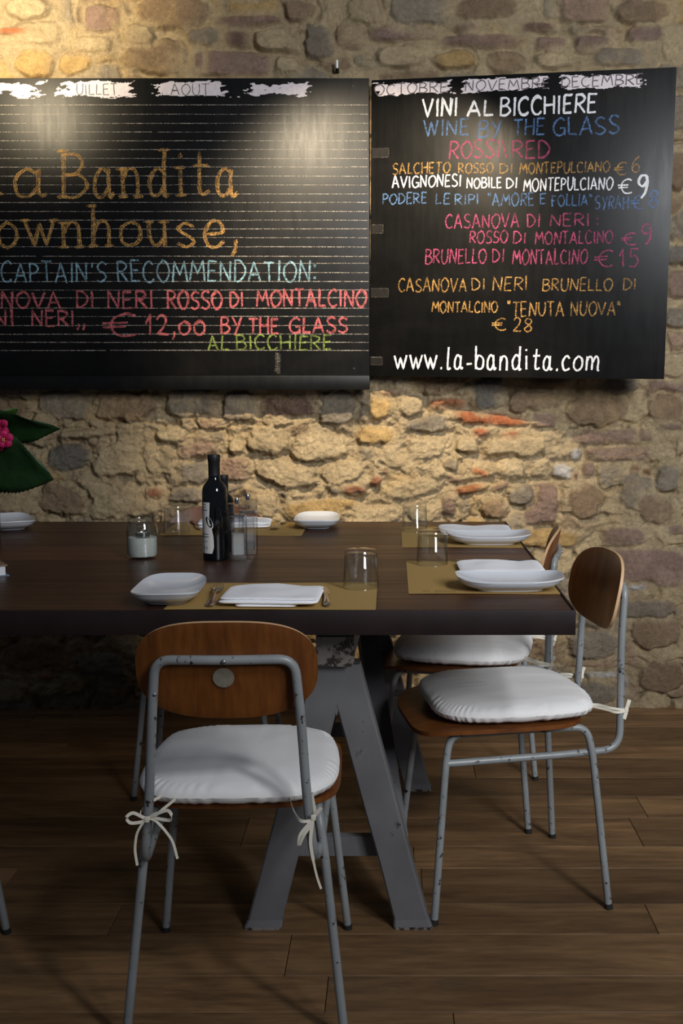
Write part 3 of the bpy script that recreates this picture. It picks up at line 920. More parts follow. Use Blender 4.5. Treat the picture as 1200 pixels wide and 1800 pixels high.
def write_lines(words, parent, y_front, seed):
    """one child mesh per run of words in the same colour on one line"""
    rnd = random.Random(seed)
    runs = []
    for wd in words:
        if runs and runs[-1][0][5] == wd[5] and abs(runs[-1][-1][3] - wd[3]) < 0.028:
            runs.append([wd])
        else:
            runs.append([wd])
    for run in runs:
        mb = MB()
        lift = 0.0004
        for text, x0, x1, zb, h, col, style in run:
            wdt = {0: 0.0062, 1: 0.0046, 2: 0.0064, 3: 0.0036}[style]
            if style == 3:
                for rep in range(4):
                    st = word_strokes(text, x1 - x0, h, random.Random(seed + len(text)), True)
                    dx, dz = ((-0.0048, 0.001), (0.0048, -0.001), (0.001, 0.004), (0, -0.003))[rep]
                    st = [[(p[0] + dx + rnd.uniform(-0.0016, 0.0016), p[1] + dz + rnd.uniform(-0.0016, 0.0016)) for p in s] for s in st]
                    lift = chalk_strokes(mb, st, x0, zb, wdt, rnd, lift)
            else:
                reps = 2 if (style == 0 and col in 'wr') else 1
                for rep in range(reps):
                    st = word_strokes(text, x1 - x0, h, rnd)
                    lift = chalk_strokes(mb, st, x0 + rnd.uniform(-0.001, 0.001), zb + rnd.uniform(-0.001, 0.001), wdt, rnd, lift)
        o = mb.build('chalk_lettering', M['chalk_' + run[0][5]], parent, False)
        o.location = (0, y_front, 0)
        o['label'] = CHALK_NAME[run[0][5]] + ' chalk handwriting'


def paint_patch(parent, u0, u1, v0, v1, y_front, seed, wear, name='white_paint_patch'):
    """a brushed patch of white paint with ragged, scraped ends: a cell mask turned into quads"""
    c = 0.0019
    nu, nv = int((u1 - u0) / c), int((v1 - v0) / c)
    U, V = np.meshgrid((np.arange(nu) + 0.5) / nu, (np.arange(nv) + 0.5) / nv)
    pu, pv = U * (u1 - u0), V * (v1 - v0)
    streak = fbm(pu + pv * 0.35, pv * 4.5 - pu * 0.6, 30, 4, seed, 0.6)
    blot = fbm(pu, pv, 22, 4, seed + 40, 0.6)
    de = np.minimum(np.minimum(U, 1 - U) * (u1 - u0) / 0.075, np.minimum(V, 1 - V) * (v1 - v0) / 0.017)
    mask = (0.5 * streak + 0.5 * blot) > (0.62 - 0.42 * np.clip(de, 0, 1) + wear * (0.12 + 0.3 * (fbm(pu, pv, 9, 2, seed + 80) - 0.3)))
    mb = MB()
    for j in range(nv):
        i = 0
        while i < nu:
            if mask[j, i]:
                k = i
                while k < nu and mask[j, k]:
                    k += 1
                a, b2 = u0 + i * c, u0 + k * c
                zz = v0 + j * c
                mb.add([(a, 0, zz), (b2, 0, zz), (b2, 0, zz + c), (a, 0, zz + c)], [(0, 1, 2, 3)])
                i = k
            else:
                i += 1
    o = mb.build(name, M['white_paint'], parent, False)
    o.location = (0, y_front - 0.0002, 0)
    return o


def pencil_word(parent, text, u0, u1, v0, h, y_front, seed, w=0.004):
    mb = MB()
    rnd = random.Random(seed)
    chalk_strokes(mb, word_strokes(text, u1 - u0, h, rnd), u0, v0, w, rnd, 0.0005)
    o = mb.build('month_lettering', M['pencil'], parent, False)
    o.location = (0, y_front, 0)
    return o
LEFT_WORDS = [
    ('La', -1.4449, -1.1825, 1.8288, 0.1524, 'o', 3),
    ('Bandita', -1.1290, -0.5347, 1.8288, 0.1524, 'o', 3),
    ('Townhouse,', -1.4689, -0.5323, 1.6601, 0.1343, 'o', 3),
    ("CAPTAIN'S", -1.3502, -0.9882, 1.5395, 0.0689, 'c', 0),
    ('RECOMMENDATION:', -0.9503, -0.2641, 1.5427, 0.0688, 'c', 0),
    ('CASANOVA', -1.5600, -1.1481, 1.4512, 0.0565, 'r', 0),
    ('DI', -1.0938, -1.0342, 1.4544, 0.0533, 'r', 0),
    ('NERI', -0.9855, -0.8284, 1.4522, 0.0575, 'r', 0),
    ('ROSSO', -0.7797, -0.5900, 1.4490, 0.0607, 'r', 0),
    ('DI', -0.5628, -0.5162, 1.4565, 0.0511, 'r', 0),
    ('MONTALCINO', -0.4707, -0.0915, 1.4565, 0.0565, 'r', 0),
    ('NI', -1.3838, -1.3132, 1.3902, 0.0556, 'r', 0),
    ('NERI,,', -1.2513, -1.0667, 1.3902, 0.0535, 'r', 0),
    ('€', -1.0049, -0.8908, 1.3548, 0.0729, 'r', 0),
    ('12,00', -0.8580, -0.6515, 1.3602, 0.0675, 'r', 0),
    ('BY', -0.5971, -0.5264, 1.3634, 0.0557, 'r', 0),
    ('THE', -0.4992, -0.3960, 1.3655, 0.0514, 'r', 0),
    ('GLASS', -0.3580, -0.1569, 1.3666, 0.0536, 'r', 0),
    ('AL', -0.6417, -0.5709, 1.3064, 0.0516, 'g', 0),
    ('BICCHIERE', -0.5437, -0.2117, 1.3085, 0.0495, 'g', 0),
]
RIGHT_WORDS = [
    ('VINI', 0.1785, 0.2943, 0.8731, 0.0573, 'w', 0),
    ('AL', 0.3310, 0.4177, 0.8702, 0.0508, 'w', 0),
    ('BICCHIERE', 0.4403, 0.7568, 0.8676, 0.0579, 'w', 0),
    ('WINE', 0.1841, 0.3368, 0.8087, 0.0513, 'b', 0),
    ('BY', 0.3690, 0.4465, 0.8006, 0.0562, 'b', 0),
    ('THE', 0.4871, 0.5905, 0.8027, 0.0514, 'b', 0),
    ('GLASS', 0.6191, 0.8333, 0.7977, 0.0578, 'b', 0),
    ('ROSSI\\', 0.2718, 0.4645, 0.7321, 0.0583, 'm', 0),
    ('RED', 0.4844, 0.6105, 0.7281, 0.0578, 'm', 0),
    ('SALCHETO', 0.0757, 0.2745, 0.6864, 0.0367, 'o', 1),
    ('ROSSO', 0.3041, 0.4218, 0.6853, 0.0319, 'o', 1),
    ('DI', 0.4446, 0.4874, 0.6810, 0.0318, 'o', 1),
    ('MONTEPULCIANO', 0.5101, 0.8070, 0.6762, 0.0349, 'o', 1),
    ('€', 0.8203, 0.8596, 0.6683, 0.0381, 'o', 1),
    ('6', 0.8768, 0.9029, 0.6740, 0.0500, 'o', 1),
    ('AVIGNONESI', 0.0762, 0.3124, 0.6410, 0.0395, 'w', 1),
    ('NOBILE', 0.3337, 0.4521, 0.6348, 0.0355, 'w', 1),
    ('DI', 0.4667, 0.5031, 0.6328, 0.0336, 'w', 1),
    ('MONTEPULCIANO', 0.5250, 0.8176, 0.6216, 0.0403, 'w', 1),
    ('€', 0.8355, 0.8793, 0.6072, 0.0434, 'w', 1),
    ('9', 0.8973, 0.9321, 0.5904, 0.0762, 'w', 0),
    ('PODERE', 0.0426, 0.1968, 0.5876, 0.0353, 'b', 1),
    ('LE', 0.2267, 0.2762, 0.5860, 0.0323, 'b', 1),
    ('RIPI', 0.2930, 0.3735, 0.5826, 0.0340, 'b', 1),
    ('"AMORE', 0.4058, 0.5607, 0.5761, 0.0399, 'b', 1),
    ('E', 0.5805, 0.6012, 0.5784, 0.0327, 'b', 1),
    ('FOLLIA"', 0.6211, 0.7532, 0.5704, 0.0369, 'b', 1),
    ('SYRAH', 0.7642, 0.8707, 0.5566, 0.0436, 'b', 1),
    ('€', 0.8768, 0.9204, 0.5559, 0.0426, 'b', 1),
    ('8', 0.9332, 0.9679, 0.5619, 0.0528, 'b', 0),
    ('CASANOVA', 0.2636, 0.5145, 0.5027, 0.0466, 'm', 1),
    ('DI', 0.5399, 0.5825, 0.5037, 0.0426, 'm', 1),
    ('NERI', 0.6167, 0.7465, 0.5035, 0.0388, 'm', 1),
    (':', 0.7686, 0.7792, 0.5047, 0.0325, 'm', 1),
    ('ROSSO', 0.3455, 0.4746, 0.4521, 0.0395, 'm', 1),
    ('DI', 0.4939, 0.5367, 0.4508, 0.0375, 'm', 1),
    ('MONTALCINO', 0.5686, 0.8236, 0.4467, 0.0407, 'm', 1),
    ('€', 0.8502, 0.8985, 0.4410, 0.0368, 'm', 1),
    ('9', 0.9160, 0.9509, 0.4402, 0.0646, 'm', 2),
    ('BRUNELLO', 0.1950, 0.4053, 0.3856, 0.0472, 'm', 1),
    ('DI', 0.4264, 0.4651, 0.3887, 0.0423, 'm', 1),
    ('MONTALCINO', 0.4928, 0.7415, 0.3800, 0.0491, 'm', 1),
    ('€', 0.7658, 0.8262, 0.3722, 0.0522, 'm', 1),
    ('15', 0.8484, 0.9100, 0.3688, 0.0572, 'm', 1),
    ('CASANOVA', 0.1012, 0.3375, 0.2903, 0.0458, 'o', 1),
    ('DI', 0.3561, 0.4007, 0.2950, 0.0400, 'o', 1),
    ('NERI', 0.4276, 0.5453, 0.2936, 0.0461, 'o', 1),
    ('BRUNELLO', 0.5973, 0.8290, 0.2917, 0.0411, 'o', 1),
    ('DI', 0.8625, 0.9039, 0.2945, 0.0354, 'o', 1),
    ('MONTALCINO', 0.2192, 0.4459, 0.2203, 0.0366, 'o', 1),
    ('"TENUTA', 0.4785, 0.6704, 0.2074, 0.0488, 'o', 1),
    ('NUOVA"', 0.6929, 0.8566, 0.2110, 0.0447, 'o', 1),
    ('€', 0.4286, 0.4778, 0.1618, 0.0402, 'o', 1),
    ('28', 0.4983, 0.5672, 0.1547, 0.0455, 'o', 1),
    ('www.la-bandita.com', 0.0898, 0.7932, 0.0267, 0.0782, 'w', 2),
]
RULES= [2.1291, 2.0994, 2.0697, 2.041, 2.0121, 1.9833, 1.9533, 1.9254, 1.8953, 1.8662, 1.8361, 1.8079, 1.7776, 1.7483, 1.719, 1.6896, 1.659, 1.6274, 1.6031, 1.5713, 1.5416, 1.513, 1.4864, 1.4512, 1.4223, 1.3923, 1.3623, 1.3344, 1.3064, 1.2145]

# ------------------------------------------------------------------ long ruled blackboard on the left
LBX0, LBX1, LBZ0, LBZ1, LBY = -2.35, -0.0805, 1.22, 2.217, 3.86
lb = thing('chalkboard', 'long black chalkboard ruled with white staff lines, on the stone wall above the table', 'chalkboard', ((LBX0 + LBX1) / 2, LBY, LBZ0))
ox_, oz_ = lb.location.x, lb.location.z
p = MB().box(((LBX0 + LBX1) / 2 - ox_, 0.014, (LBZ1 + LBZ0) / 2 - oz_), (LBX1 - LBX0, 0.028, LBZ1 - LBZ0), 0.0015).build('board_panel', M['board'], lb)
r_ = MB()
r_.box(((LBX0 + LBX1) / 2 - ox_, 0.0125, 1.195 - oz_), (LBX1 - LBX0, 0.055, 0.049), 0.003)
r_.build('ledge', M['board'], lb)
SH = lambda ws: [(t, a - ox_, b2 - ox_, c - oz_, d, e, f) for t, a, b2, c, d, e, f in ws]
write_lines(SH(LEFT_WORDS), lb, 0.0, 21)
mb = MB()
rnd = random.Random(3)
lift = 0.0003
for z in RULES:
    segs, x = [], LBX0 + 0.01
    while x < LBX1 - 0.004:
        xe = min(LBX1 - 0.003, x + rnd.uniform(0.25, 0.9))
        lift = chalk_strokes(mb, [[(x - ox_, z - oz_ + rnd.uniform(-0.0007, 0.0007)), (xe - ox_, z - oz_ + rnd.uniform(-0.0007, 0.0007))]], 0, 0, rnd.uniform(0.0018, 0.0030), rnd, 0.0003)
        x = xe - 0.002 if rnd.random() < 0.8 else xe + rnd.uniform(0.002, 0.02)
mb.build('ruled_chalk_lines', M['chalk_line'], lb, False)
for i, (a, b2, wear) in enumerate(((-1.44, -1.155, 0.5), (-1.147, -0.848, 0.25), (-0.835, -0.536, 0.55), (-0.53, -0.235, 1.1))):
    paint_patch(lb, a - ox_, b2 - ox_, 2.15 - oz_, 2.211 - oz_, -0.0003, 500 + i * 7, wear)
pencil_word(lb, 'UILLET', -1.07 - ox_, -0.93 - ox_, 2.162 - oz_, 0.036, -0.0006, 5, 0.0026)
pencil_word(lb, 'AOUT', -0.75 - ox_, -0.62 - ox_, 2.162 - oz_, 0.036, -0.0006, 6, 0.0026)
s = MB()
s.lathe([(0, 0), (0.004, 0), (0.004, 0.0015), (0, 0.0022)], 12)
for px_, pz_ in ((-0.135, 2.19), (-0.135, 1.243)):
    o = s.build('screw', M['dark_iron'], lb)
    o.rotation_euler = (PI / 2, 0, 0)
    o.location = (px_ - ox_, -0.0001, pz_ - oz_)
# smudge of scraped chalk near the ledge
mb = MB()
chalk_strokes(mb, [[(-0.405 - ox_, 1.232 - oz_), (-0.402 - ox_, 1.30 - oz_)], [(-0.398 - ox_, 1.225 - oz_), (-0.396 - ox_, 1.296 - oz_)]], 0, 0, 0.012, rnd, 0.0006)
o = mb.build('chalk_smudge', M['tape_edge'], lb, False)

# ------------------------------------------------------------------ square wine-list board, hinged at the seam and swung out
RW_, RH_ = 1.008, 1.0
rb = thing('chalkboard', 'square black chalkboard with a handwritten wine list, hinged beside the long ruled board', 'chalkboard', (-0.0825, 3.892, 1.218))
rb.rotation_euler = (0, math.radians(0.62), math.radians(-11.42))
MB().box((RW_ / 2, 0.006, RH_ / 2), (RW_, 0.012, RH_), 0.001).build('board_panel', M['board'], rb)
write_lines(RIGHT_WORDS, rb, 0.0, 77)
for i, (a, b2, c, d, wear) in enumerate(((0.0, 0.292, 0.944, 0.992, 0.0), (0.307, 0.603, 0.944, 0.992, 0.05), (0.629, 0.915, 0.94, 0.992, 0.1))):
    paint_patch(rb, a, b2, c, d, -0.0003, 700 + i * 9, wear)
for t, a, b2 in (('OCTOBRE', 0.012, 0.262), ('NOVEMBRE', 0.322, 0.602), ('DECEMBRE', 0.64, 0.905)):
    pencil_word(rb, t, a, b2, 0.951, 0.034, -0.0006, len(t) + int(a * 100), 0.0034)
for a, b2, c, d in ((0.004, 0.062, 0.744, 0.774), (0.004, 0.045, 0.49, 0.519), (0.004, 0.066, 0.273, 0.303), (0.004, 0.047, 0.039, 0.066)):
    t = MB().box(((a + b2) / 2, -0.0006, (c + d) / 2), (b2 - a, 0.0012, d - c)).build('hinge_tape', M['tape'], rb)
    mb = MB()
    chalk_strokes(mb, [[(a, c), (b2, c), (b2, d), (a, d)]], 0, 0, 0.0022, rnd, 0.0014)
    mb.build('tape_border', M['tape_edge'], t, False)

# hook in the wall above the seam
hk = thing('wall_hook', 'small white-tipped hook in the stone above the top edge of the long chalkboard', 'hook', (-0.19, 3.925, 2.257))
MB().tube([(0, 0.04, 0), (0, -0.012, 0), (0, -0.02, 0.006)], 0.006, 10).build('shank', M['dark_iron'], hk)
MB().tube([(0, -0.02, 0.004), (0, -0.022, 0.03)], 0.0042, 10).build('white_tip', M['hook'], hk)

# ------------------------------------------------------------------ dining table on trestles
TX0, TX1, TY0, TY1, TZ = -2.3, 0.366, 2.152, 3.519, 0.75
tb = thing('dining_table', 'long dark plank table in a dark steel edge, standing on grey painted trestles', 'table', ((TX0 + TX1) / 2, (TY0 + TY1) / 2, 0))
tox, toy = tb.location.x, tb.location.y
bands = [(TY0 + 0.005, 2.44), (2.44, 2.77), (2.77, 3.02), (3.02, 3.27), (3.27, TY1 - 0.005)]
planks_obj('tabletop', [(a - toy, b2 - toy) for a, b2 in bands], TX0 + 0.005 - tox, TX1 - 0.006 - tox, TZ, 0.03, None, 4, M['table'], tb, 0.0012, 0.0016)
ap = MB()
hh = 0.0505
ap.box((0, TY0 + 0.0025 - toy, TZ - hh / 2), (TX1 - TX0, 0.005, hh), 0.0012)
ap.box((0, TY1 - 0.0025 - toy, TZ - hh / 2), (TX1 - TX0, 0.005, hh), 0.0012)
ap.box((TX1 - 0.0025 - tox, 0, TZ - hh / 2 + 0.0008), (0.005, TY1 - TY0 - 0.0105, hh), 0.0012)
ap.box((TX0 + 0.0025 - tox, 0, TZ - hh / 2 + 0.0008), (0.005, TY1 - TY0 - 0.0105, hh), 0.0012)
ap.build('apron', M['apron'], tb)


def trestle(dx, parent):
    def P(x, y, z):
        return Vector((x + dx + (y - 2.3) * 0.034 - tox, y - toy, z))
    beam = MB()
    beam.add([P(x, y, z) for y in (2.275, 3.17) for x, z in ((-0.162, 0.705), (-0.16, 0.62), (-0.15, 0.606), (-0.092, 0.606), (-0.082, 0.62), (-0.08, 0.705))],
             [(k, (k + 1) % 6, (k + 1) % 6 + 6, k + 6) for k in range(6)] + [(5, 4, 3, 2, 1, 0), (6, 7, 8, 9, 10, 11)])
    b_ = beam.build('trestle', M['trestle'], parent, False)
    cap = MB()
    cap.add([P(x, y, z) for y in (2.268, 2.292) for x, z in ((-0.1615, 0.668), (-0.1615, 0.615), (-0.155, 0.604), (-0.087, 0.604), (-0.0805, 0.615), (-0.0805, 0.668))],
            [(k, (k + 1) % 6, (k + 1) % 6 + 6, k + 6) for k in range(6)] + [(5, 4, 3, 2, 1, 0), (6, 7, 8, 9, 10, 11)])
    c_ = cap.build('end_cap', M['rusty'], b_, False)
    for y0 in (2.298, 3.118):
        for s in (-1, 1):
            mb = MB()
            prof, hw = [], 0.0375
            zs = [0.0, 0.006, 0.022, 0.15, 0.3, 0.45, 0.6]
            r = random.Random(int(y0 * 10) + s)
            for z in zs:
                c = -0.121 + s * (0.167 - 0.258 * z)
                k = hw + r.uniform(-0.0012, 0.0012) + (0.004 if z < 0.01 else 0)
                prof.append((c, k, z))
            vv = []
            for c, k, z in prof:
                e = 0.004
                yy0, yy1 = y0 + (0.0015 if s > 0 else 0) - (0.003 if z < 0.01 else 0), y0 + 0.045 - (0.0015 if s > 0 else 0)
                for x, y in ((c - k + e, yy0), (c + k - e, yy0), (c + k, yy0 + e), (c + k, yy1 - e), (c + k - e, yy1), (c - k + e, yy1), (c - k, yy1 - e), (c - k, yy0 + e)):
                    vv.append(P(x, y, z))
            n = len(zs)
            for i in range(n - 1):
                ff = [(0 + k, (k + 1) % 8, 8 + (k + 1) % 8, 8 + k) for k in range(8)]
                mb.add(vv[i * 8:i * 8 + 16], ff, 1 if i == 0 else 0)
            mb.add(vv[:8], [(7, 6, 5, 4, 3, 2, 1, 0)], 1)
            mb.add(vv[-8:], [(0, 1, 2, 3, 4, 5, 6, 7)], 0)
            mb.build('leg', None, b_, False, [M['trestle'], M['rusty']])
        gs = MB()
        gs.add([P(x, y, z) for y in (y0 + 0.003, y0 + 0.042) for x, z in ((-0.121, 0.485), (-0.09, 0.6), (-0.09, 0.64), (-0.152, 0.64), (-0.152, 0.6))],
               [(0, 1, 2, 3, 4), (9, 8, 7, 6, 5)] + [(k, k + 5, (k + 1) % 5 + 5, (k + 1) % 5) for k in range(5)])
        gs.build('gusset', M['trestle'], b_, False)
        bar = MB()
        q = 0.121
        z0, z1 = 0.15, 0.195
        bar.add([P(x, y, z) for y in (y0 + 0.046, y0 + 0.068) for x, z in ((-q - 0.12, z0), (-q + 0.12, z0), (-q + 0.12, z1), (-q - 0.12, z1))],
                [(0, 1, 2, 3), (7, 6, 5, 4), (0, 4, 5, 1), (1, 5, 6, 2), (2, 6, 7, 3), (3, 7, 4, 0)])
        bar.build('crossbar', M['trestle'], b_, False)
    br = MB()
    a, c = P(-0.118, 3.1, 0.6), P(0.008, 2.38, 0.15)
    w = 0.024
    up = Vector((0, 0.02, 0.028))
    br.add([a + Vector((-w, 0, 0)) - up, a + Vector((w, 0, 0)) - up, a + Vector((w, 0, 0)) + up, a + Vector((-w, 0, 0)) + up,
            c + Vector((-w, 0, 0)) - up, c + Vector((w, 0, 0)) - up, c + Vector((w, 0, 0)) + up, c + Vector((-w, 0, 0)) + up],
           [(3, 2, 1, 0), (4, 5, 6, 7), (0, 1, 5, 4), (1, 2, 6, 5), (2, 3, 7, 6), (3, 0, 4, 7)])
    br.build('brace', M['trestle'], b_, False)


trestle(0.0, tb)
trestle(-1.66, tb)


# ------------------------------------------------------------------ chairs: bent ply on grey tube frames (local +y is the way the chair faces)
TR = 0.0085


def make_chair(label):
    t = thing('dining_chair', label, 'chair', group='plywood chairs around the table')
    # seat: moulded ply with a rolled front edge
    cy = 0.035

    def zt(x, y, r, a):
        f = max(0.0, (y - 0.10) / 0.10)
        bk = max(0.0, (-y - 0.12) / 0.08)
        return 0.4385 - 0.016 * f ** 2 + 0.004 * bk ** 2 - 0.004 * (1 - (x / 0.19) ** 2) * (1 if y < 0.1 else max(0, 1 - f))
    v_, f_ = superslab(0.192, 0.2, 4.2, zt, lambda x, y, r, a: zt(x, y, r, a) - 0.010, 12, 96, 0.75)
    v_ = [(x, y + cy, z) for x, y, z in v_]
    mesh_obj('seat', v_, f_, M['ply'], t)
    # backrest: rounded, bowed board that leans back
    yb = lambda u, w: -0.252 + 1.0 * u * u - 0.2 * w
    v_, f_ = superslab(0.157, 0.089, 2.75, lambda x, y, r, a: 0.0045 - 0.0012 * max(0, r - 0.9) * 10, lambda x, y, r, a: -0.0045 + 0.0012 * max(0, r - 0.9) * 10, 12, 96, 0.7)
    bv = []
    for u, w, d in v_:
        nrm = Vector((-2.0 * u, 1, 0.2)).normalized()
        bv.append(Vector((u, yb(u, w), 0.712 + w)) + nrm * d)
    na, nr = 96, 12
    nf = len(f_)
    per = 3 + 2 * (nr - 1)
    pale = [1 if k % per == per - 1 else 0 for k in range(nf)]
    mesh_obj('backrest', bv, f_, None, t, True, [M['ply'], M['ply_edge']], pale)
    # back frame: from the side stretchers round the back posts and across behind the backrest
    bar_z = 0.733
    yt = yb(0, bar_z - 0.712) - 0.0046 - TR
    half = [(0.163, 0.172, 0.356), (0.158, -0.10, 0.358), (0.150, -0.243, 0.36), (0.137, -0.247, 0.48), (0.129, -0.249, 0.62), (0.119, yt + 0.010, bar_z), (0.06, yt + 0.003, bar_z + 0.001), (0, yt, bar_z + 0.001)]
    pts = half + [(-x, y, z) for x, y, z in half[-2::-1]]
    rad = [0.01, 0.045, 0.1, 0.06, 0.045, 0.03, 0.03, 0.03, 0.045, 0.06, 0.1, 0.045, 0.01]
    MB().tube(fillet(pts, rad, 7), TR, 14).build('back_frame', M['tube'], t)
    for x, z in ((0, bar_z), (0.122, 0.672), (-0.122, 0.672)):
        y = (yt if x == 0 else -0.2515) - TR
        s_ = MB().lathe([(0, 0), (0.0045, 0), (0.0042, 0.002), (0.002, 0.0032), (0, 0.0034)], 12).build('screw', M['screw'], t)
        s_.rotation_euler = (PI / 2, 0, 0)
        s_.location = (x, y + 0.0008, z)
    # legs: each half of a bent side hoop
    for s in (-1, 1):
        for e in (1, -1):
            pts = [(s * 0.2, 0.205 * e, 0.006), (s * 0.163, 0.172 * e, 0.36), (s * 0.153, 0.16 * e, 0.4185), (s * 0.148, 0.0, 0.4185)]
            lg = MB().tube(fillet(pts, [0.2, 0.055], 8), TR, 14).build('leg', M['tube'], t)
            MB().tube([(s * 0.2006, 0.2055 * e, 0.0), (s * 0.1995, 0.2045 * e, 0.012)], [0.0098, 0.0094], 14).build('rubber_foot', M['rubber'], lg)
    return t


near = make_chair('plywood chair seen from behind, with a round grey sticker on its backrest')


def place_chair(x, y, rz, label):
    o = copy_tree(near)
    o.location = (x, y, 0)
    o.rotation_euler = (0, 0, rz)
    o['label'] = label
    return o


R = math.radians
place_chair(0.258, 2.556, R(100.5), 'side-on plywood chair at the table end, the one nearer the camera')
place_chair(0.196, 3.052, R(80), 'side-on plywood chair at the table end, the one nearer the stone wall')
place_chair(-1.055, 2.085, R(-2), 'chair showing only one grey tube leg at the left edge of the picture')
place_chair(-0.555, 3.262, R(180 + 2), 'plywood chair by the stone wall, its backrest just showing behind the dark bottles')
near.location = (-0.294, 2.092, 0)
near.rotation_euler = (0, 0, R(1.5))
st = MB().lathe([(0, 0), (0.0185, 0), (0.0185, 0.0006), (0, 0.0008)], 28).build('round_sticker', M['sticker'], near)
st.location = (-0.003, -0.2517 - 0.0052 + 0.0008, 0.7)
st.rotation_euler = (PI / 2 + math.atan(0.2), 0, 0)
st['label'] = 'round grey sticker'


# ------------------------------------------------------------------ seat cushions, tied to the back posts
def make_cushion(label, ties, seed):
    t = thing('seat_cushion', label, 'cushion', group='white tie-on seat cushions')
    r_ = random.Random(seed)
    ph = [r_.uniform(0, 6) for _ in range(6)]
    zc = 0.0225

    def ol(x, y, a):
        k = 1 - 0.045 * max(0, y / 0.19)
        w = 1 + 0.008 * math.sin(3 * a + ph[0]) + 0.005 * math.sin(7 * a + ph[1])
        return x * k * w, y * w

    def puck(a):
        return math.sin(58 * a + 2.2 * math.sin(5 * a + ph[2])) * (0.6 + 0.4 * math.sin(9 * a + ph[3]))

    def zt(x, y, r, a):
        q = max(0.0, 1 - r ** 7) ** 0.5
        w = 0.0018 * mnoise.noise(Vector((x * 14, y * 14, seed))) + 0.001 * mnoise.noise(Vector((x * 40, y * 9, seed + 3)))
        return zc + 0.024 * q + 0.0055 * (1 - r * r) + w * q + (0.0014 * puck(a) if 0.9 < r < 0.995 else 0)

    def zb(x, y, r, a):
        q = max(0.0, 1 - r ** 9) ** 0.5
        return zc - 0.0215 * q + (0.0016 * puck(a) if r > 0.9 else 0)
    v_, f_ = superslab(0.188, 0.192, 3.7, zt, zb, 22, 300, 0.4, ol)
    # gathers: push the rim in and out where the seam puckers
    vv = []
    for x, y, z in v_:
        a = math.atan2(y / 0.192, x / 0.188)
        k = 1 + 0.009 * puck(a) * math.exp(-((z - 0.012) / 0.008) ** 2) if math.hypot(x, y) > 0.15 else 1
        vv.append((x * k, y * k - 0.005, z))
    mesh_obj('cushion_pad', vv, f_, M['cotton'], t)
    for s, kind in ties:
        mb = MB()
        kx, ky, kz = s * 0.139, -0.2595, 0.012
        if kind == 'bow':
            def rb_(pts, w=0.0056, wd=(0, 0.25, 1), dy=0.0):
                mb.ribbon(spline([(kx + a, ky - c + dy, kz + b2) for a, b2, c in pts], 6), w, wd)
            rb_([(0, 0, 0.002), (-.0093, .0064, .005), (-.023, .014, .008), (-.033, .008, .012), (-.03, -.001, .010), (-.023, -.0047, .007), (-.007, -.0035, .004), (0, 0, 0.002)])
            rb_([(0, 0, 0.002), (.0117, .009, .005), (.023, .014, .008), (.037, .0187, .010), (.044, .0117, .012), (.042, .002, .010), (.0315, .0006, .007), (.0117, .003, .004), (0, 0, .002)])
            rb_([(0, 0, .003), (-.007, -.006, .004), (-.016, -.021, .005), (-.02, -.036, .004), (-.022, -.057, .003), (-.0187, -.083, .004)], 0.0045, (1, 0.4, 0.2))
            rb_([(0, 0, .003), (.0117, 0, .004), (.023, -.009, .006), (.035, -.0245, .006), (.044, -.042, .004), (.051, -.072, .003)], 0.0045, (1, 0.5, 0.2))
            rb_([(0, 0, .001), (.014, .003, -.012), (.023, .006, -.03), (.033, .008, -.055), (.041, .010, -.078)])
            rb_([(0, 0, .001), (-.0125, .003, -.006), (-.013, .007, -.02), (-.004, .010, -.05), (.012, .010, -.08)])
            mb.box((kx, ky - 0.003, kz), (0.009, 0.006, 0.010), 0.002)
        elif kind == 'tails':
            kx += 0.010 * s

            def rb_(pts, w=0.0056, wd=(0.6, 0.2, 0.6)):
                mb.ribbon(spline([(kx + a * s, ky - c, kz + b2) for a, b2, c in pts], 6), w, wd)
            rb_([(0, 0, .002), (.005, .0075, .004), (.0137, .019, .006)], 0.0066, (1, 0, -0.6))
            rb_([(0, 0, .002), (-.005, -.005, .004), (-.0225, -.005, .003), (-.035, .001, -.02), (-.046, .008, -.07)], 0.0056, (0, 0.2, 1))
            rb_([(0, 0, .001), (.002, .004, -.015), (-.002, .009, -.045), (-.006, .012, -.075)], 0.0056, (1, 0.2, 0.3))
            rb_([(0, 0, .003), (-.0075, -.01, .006), (-.02, -.025, .008), (-.024, -.035, .008), (-.025, -.049, .006)], 0.0062, (1, 0, 0.6))
            rb_([(-.001, -.002, .004), (-.0045, -.012, .008), (-.015, -.027, .010), (-.02, -.037, .009), (-.024, -.047, .007)], 0.005, (1, 0, 0.6))
            rb_([(0, 0, .003), (-.0025, -.015, .004), (-.005, -.044, .005), (-.001, -.075, .004), (.005, -.106, .003), (.0125, -.13, .004)], [0.0058] * 19 + [0.004] * 12, (1, 0.2, 0))
            mb.box((kx, ky - 0.003, kz), (0.009, 0.006, 0.010), 0.002)
        else:
            ky_ = -0.258
            o_ = s * 0.007

            def rb_(pts, w=0.0058, wd=(0, 0.3, 1)):
                mb.ribbon(spline([(kx + o_ + a * s, ky_ - c, kz + b2) for a, b2, c in pts], 6), w, wd)
            rb_([(0, 0, 0), (.004, .004, -.02), (0.002, .008, -.04), (-.012, .012, -.062), (-.02, .012, -.085)])
            rb_([(0, 0, 0), (.006, -.002, -.012), (.008, -.001, -.03), (-.002, .004, -.05), (-.018, .010, -.085)])
            rb_([(0, 0, 0), (.002, .012, .003), (.001, .024, .007)], 0.008, (0.3, 1, 0))
            rb_([(0, 0, 0), (.003, -.008, -.002), (.004, -.020, -.006)], 0.008, (0.3, 1, 0))
            mb.box((kx + o_, ky_, kz), (0.008, 0.009, 0.010), 0.002)
        mb.build('tie', M['tie'], t)
    return t


